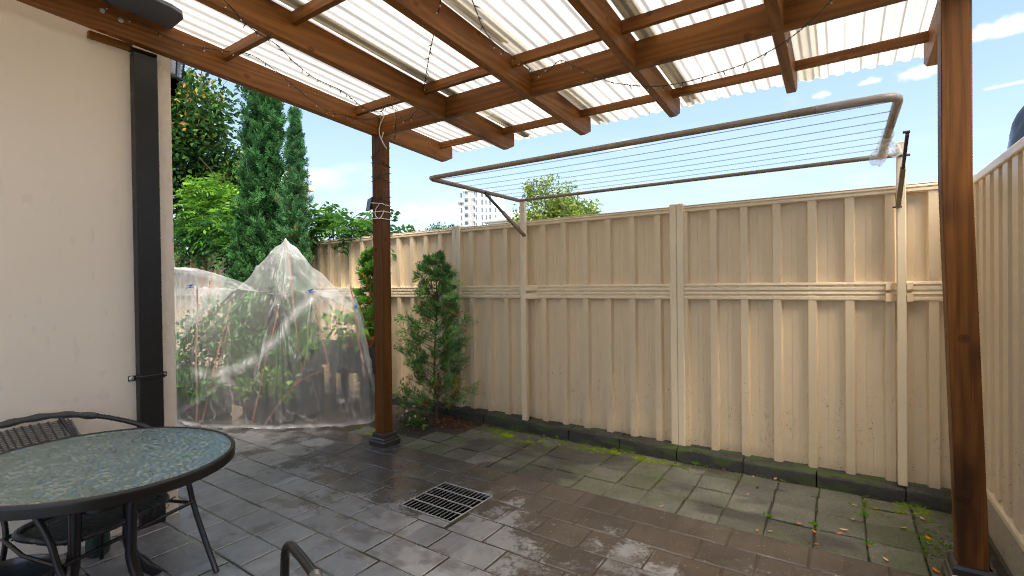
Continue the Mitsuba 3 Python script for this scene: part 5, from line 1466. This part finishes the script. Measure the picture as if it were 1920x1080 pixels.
tbox(0.9, 11.2, 0.0, 12, 0, 35.6, "apartment_tower__body", "tower_white")
tbox(11.2, 15.4, 0.6, 10, 0, 33.2, "apartment_tower__body", "tower_white")
tbox(-1.0, 0.9, 1.2, 10, 0, 31.5, "apartment_tower__body", "tower_white")
tbox(2.4, 4.2, -0.35, 0.0, 0, 34.6, "apartment_tower__grey_strip", "tower_grey")
tbox(0.2, 6.0, -0.6, 12.3, 35.6, 36.3, "apartment_tower__roof_slab", "tower_white")
tbox(-1.6, 0.6, 0.4, 9.0, 31.5, 32.1, "apartment_tower__roof_slab", "tower_white")
tbox(4.5, 8.5, 3, 8, 35.6, 37.0, "apartment_tower__plant_room", "tower_grey")
for k in range(12):
    z = 3.0 + 2.75 * k
    for u, w in ((-0.6, 0.6), (5.0, 0.5), (7.0, 0.75), (8.5, 0.55), (9.9, 0.8), (12.0, 0.6), (13.6, 0.5)):
        if u > 11 and z > 30:
            continue
        v0 = 1.2 if u < 0 else 0.6 if u > 11 else 0.0
        tbox(u, u + w, v0 - 0.08, v0 + 0.05, z, z + 1.75, "apartment_tower__window", "tower_glass")
    for u, w in ((0.95, 1.3), (4.25, 0.7)):
        pk = numbered("apartment_tower__balcony")
        used[pk + "__slab"] = -1
        tbox(u, u + w, -1.15, 0.0, z - 0.35, z - 0.15, pk + "__slab", "tower_white")
        tbox(u, u + w, -1.15, -1.05, z - 0.15, z + 0.75, pk + "__railing", "tower_grey")
        tbox(u + 0.1, u + w - 0.1, -0.06, 0.05, z, z + 1.9, pk + "__door", "tower_glass")

h2 = thing("distant_house", "pale pink house with a window glimpsed between the dark tree and the cypress", "house")
MB().box((-28.6, 13.2, 0), (-25.6, 17.0, 7.0)).out("distant_house__wall", "house_pink")
MB().hull([(-28.9, 12.9, 7.0), (-25.3, 12.9, 7.0), (-28.9, 17.3, 7.0), (-25.3, 17.3, 7.0), (-28.9, 12.9, 7.18), (-25.3, 12.9, 7.18), (-28.9, 17.3, 7.18), (-25.3, 17.3, 7.18), (-27.1, 14, 8.2), (-27.1, 16, 8.2)]).out("distant_house__roof", "house_pink")
MB().box((-25.62, 13.55, 5.1), (-25.55, 14.5, 6.0)).out("distant_house__window", "tower_glass")
MB().box((-27.4, 13.15, 5.1), (-26.5, 13.22, 6.0)).out("distant_house__window", "tower_glass")
h3 = thing("white_house", "low white house roof just right of the foot of the tower", "house")
MB().box((-37.5, 50.5, 0), (-32.5, 55.0, 9.3)).out("white_house__wall", "tower_white")
MB().hull([(-38.2, 50.0, 9.3), (-31.8, 50.0, 9.3), (-38.2, 55.6, 9.3), (-31.8, 55.6, 9.3), (-38.2, 50.0, 9.45), (-31.8, 50.0, 9.45), (-34, 52, 10.6), (-32.6, 53, 10.6)]).out("white_house__roof", "tower_grey")
MB().box((-35.6, 50.42, 8.0), (-34.4, 50.52, 8.9)).out("white_house__window", "tower_glass")

cv = thing("covered_object", "black plastic covered object poking above the side fence", "cover")
rng = np.random.default_rng(91)
s = trimesh.creation.icosphere(subdivisions=4)
v = s.vertices * [0.42, 0.5, 0.62]
v = v * (1 + 0.25 * (meshkit.fbm(v * 3 + 5, 3, 2) - 0.5)[:, None]) * (1 - 0.25 * np.clip(v[:, 2:3], 0, 1) * [1, 1, 0])
v = v + (meshkit.fbm(v * 14, 2, 4) - 0.5)[:, None] * 0.03
MB().add(v * [0.62, 0.5, 1] + [1.25, 4.95, 2.26], s.faces).out("covered_object__cover", "black_plastic", smooth=30)
MB().tube([(1.27, 4.95, -0.05), (1.27, 4.95, 1.9)], 0.16, 16).out("covered_object__stand", "black_plastic", smooth=40)
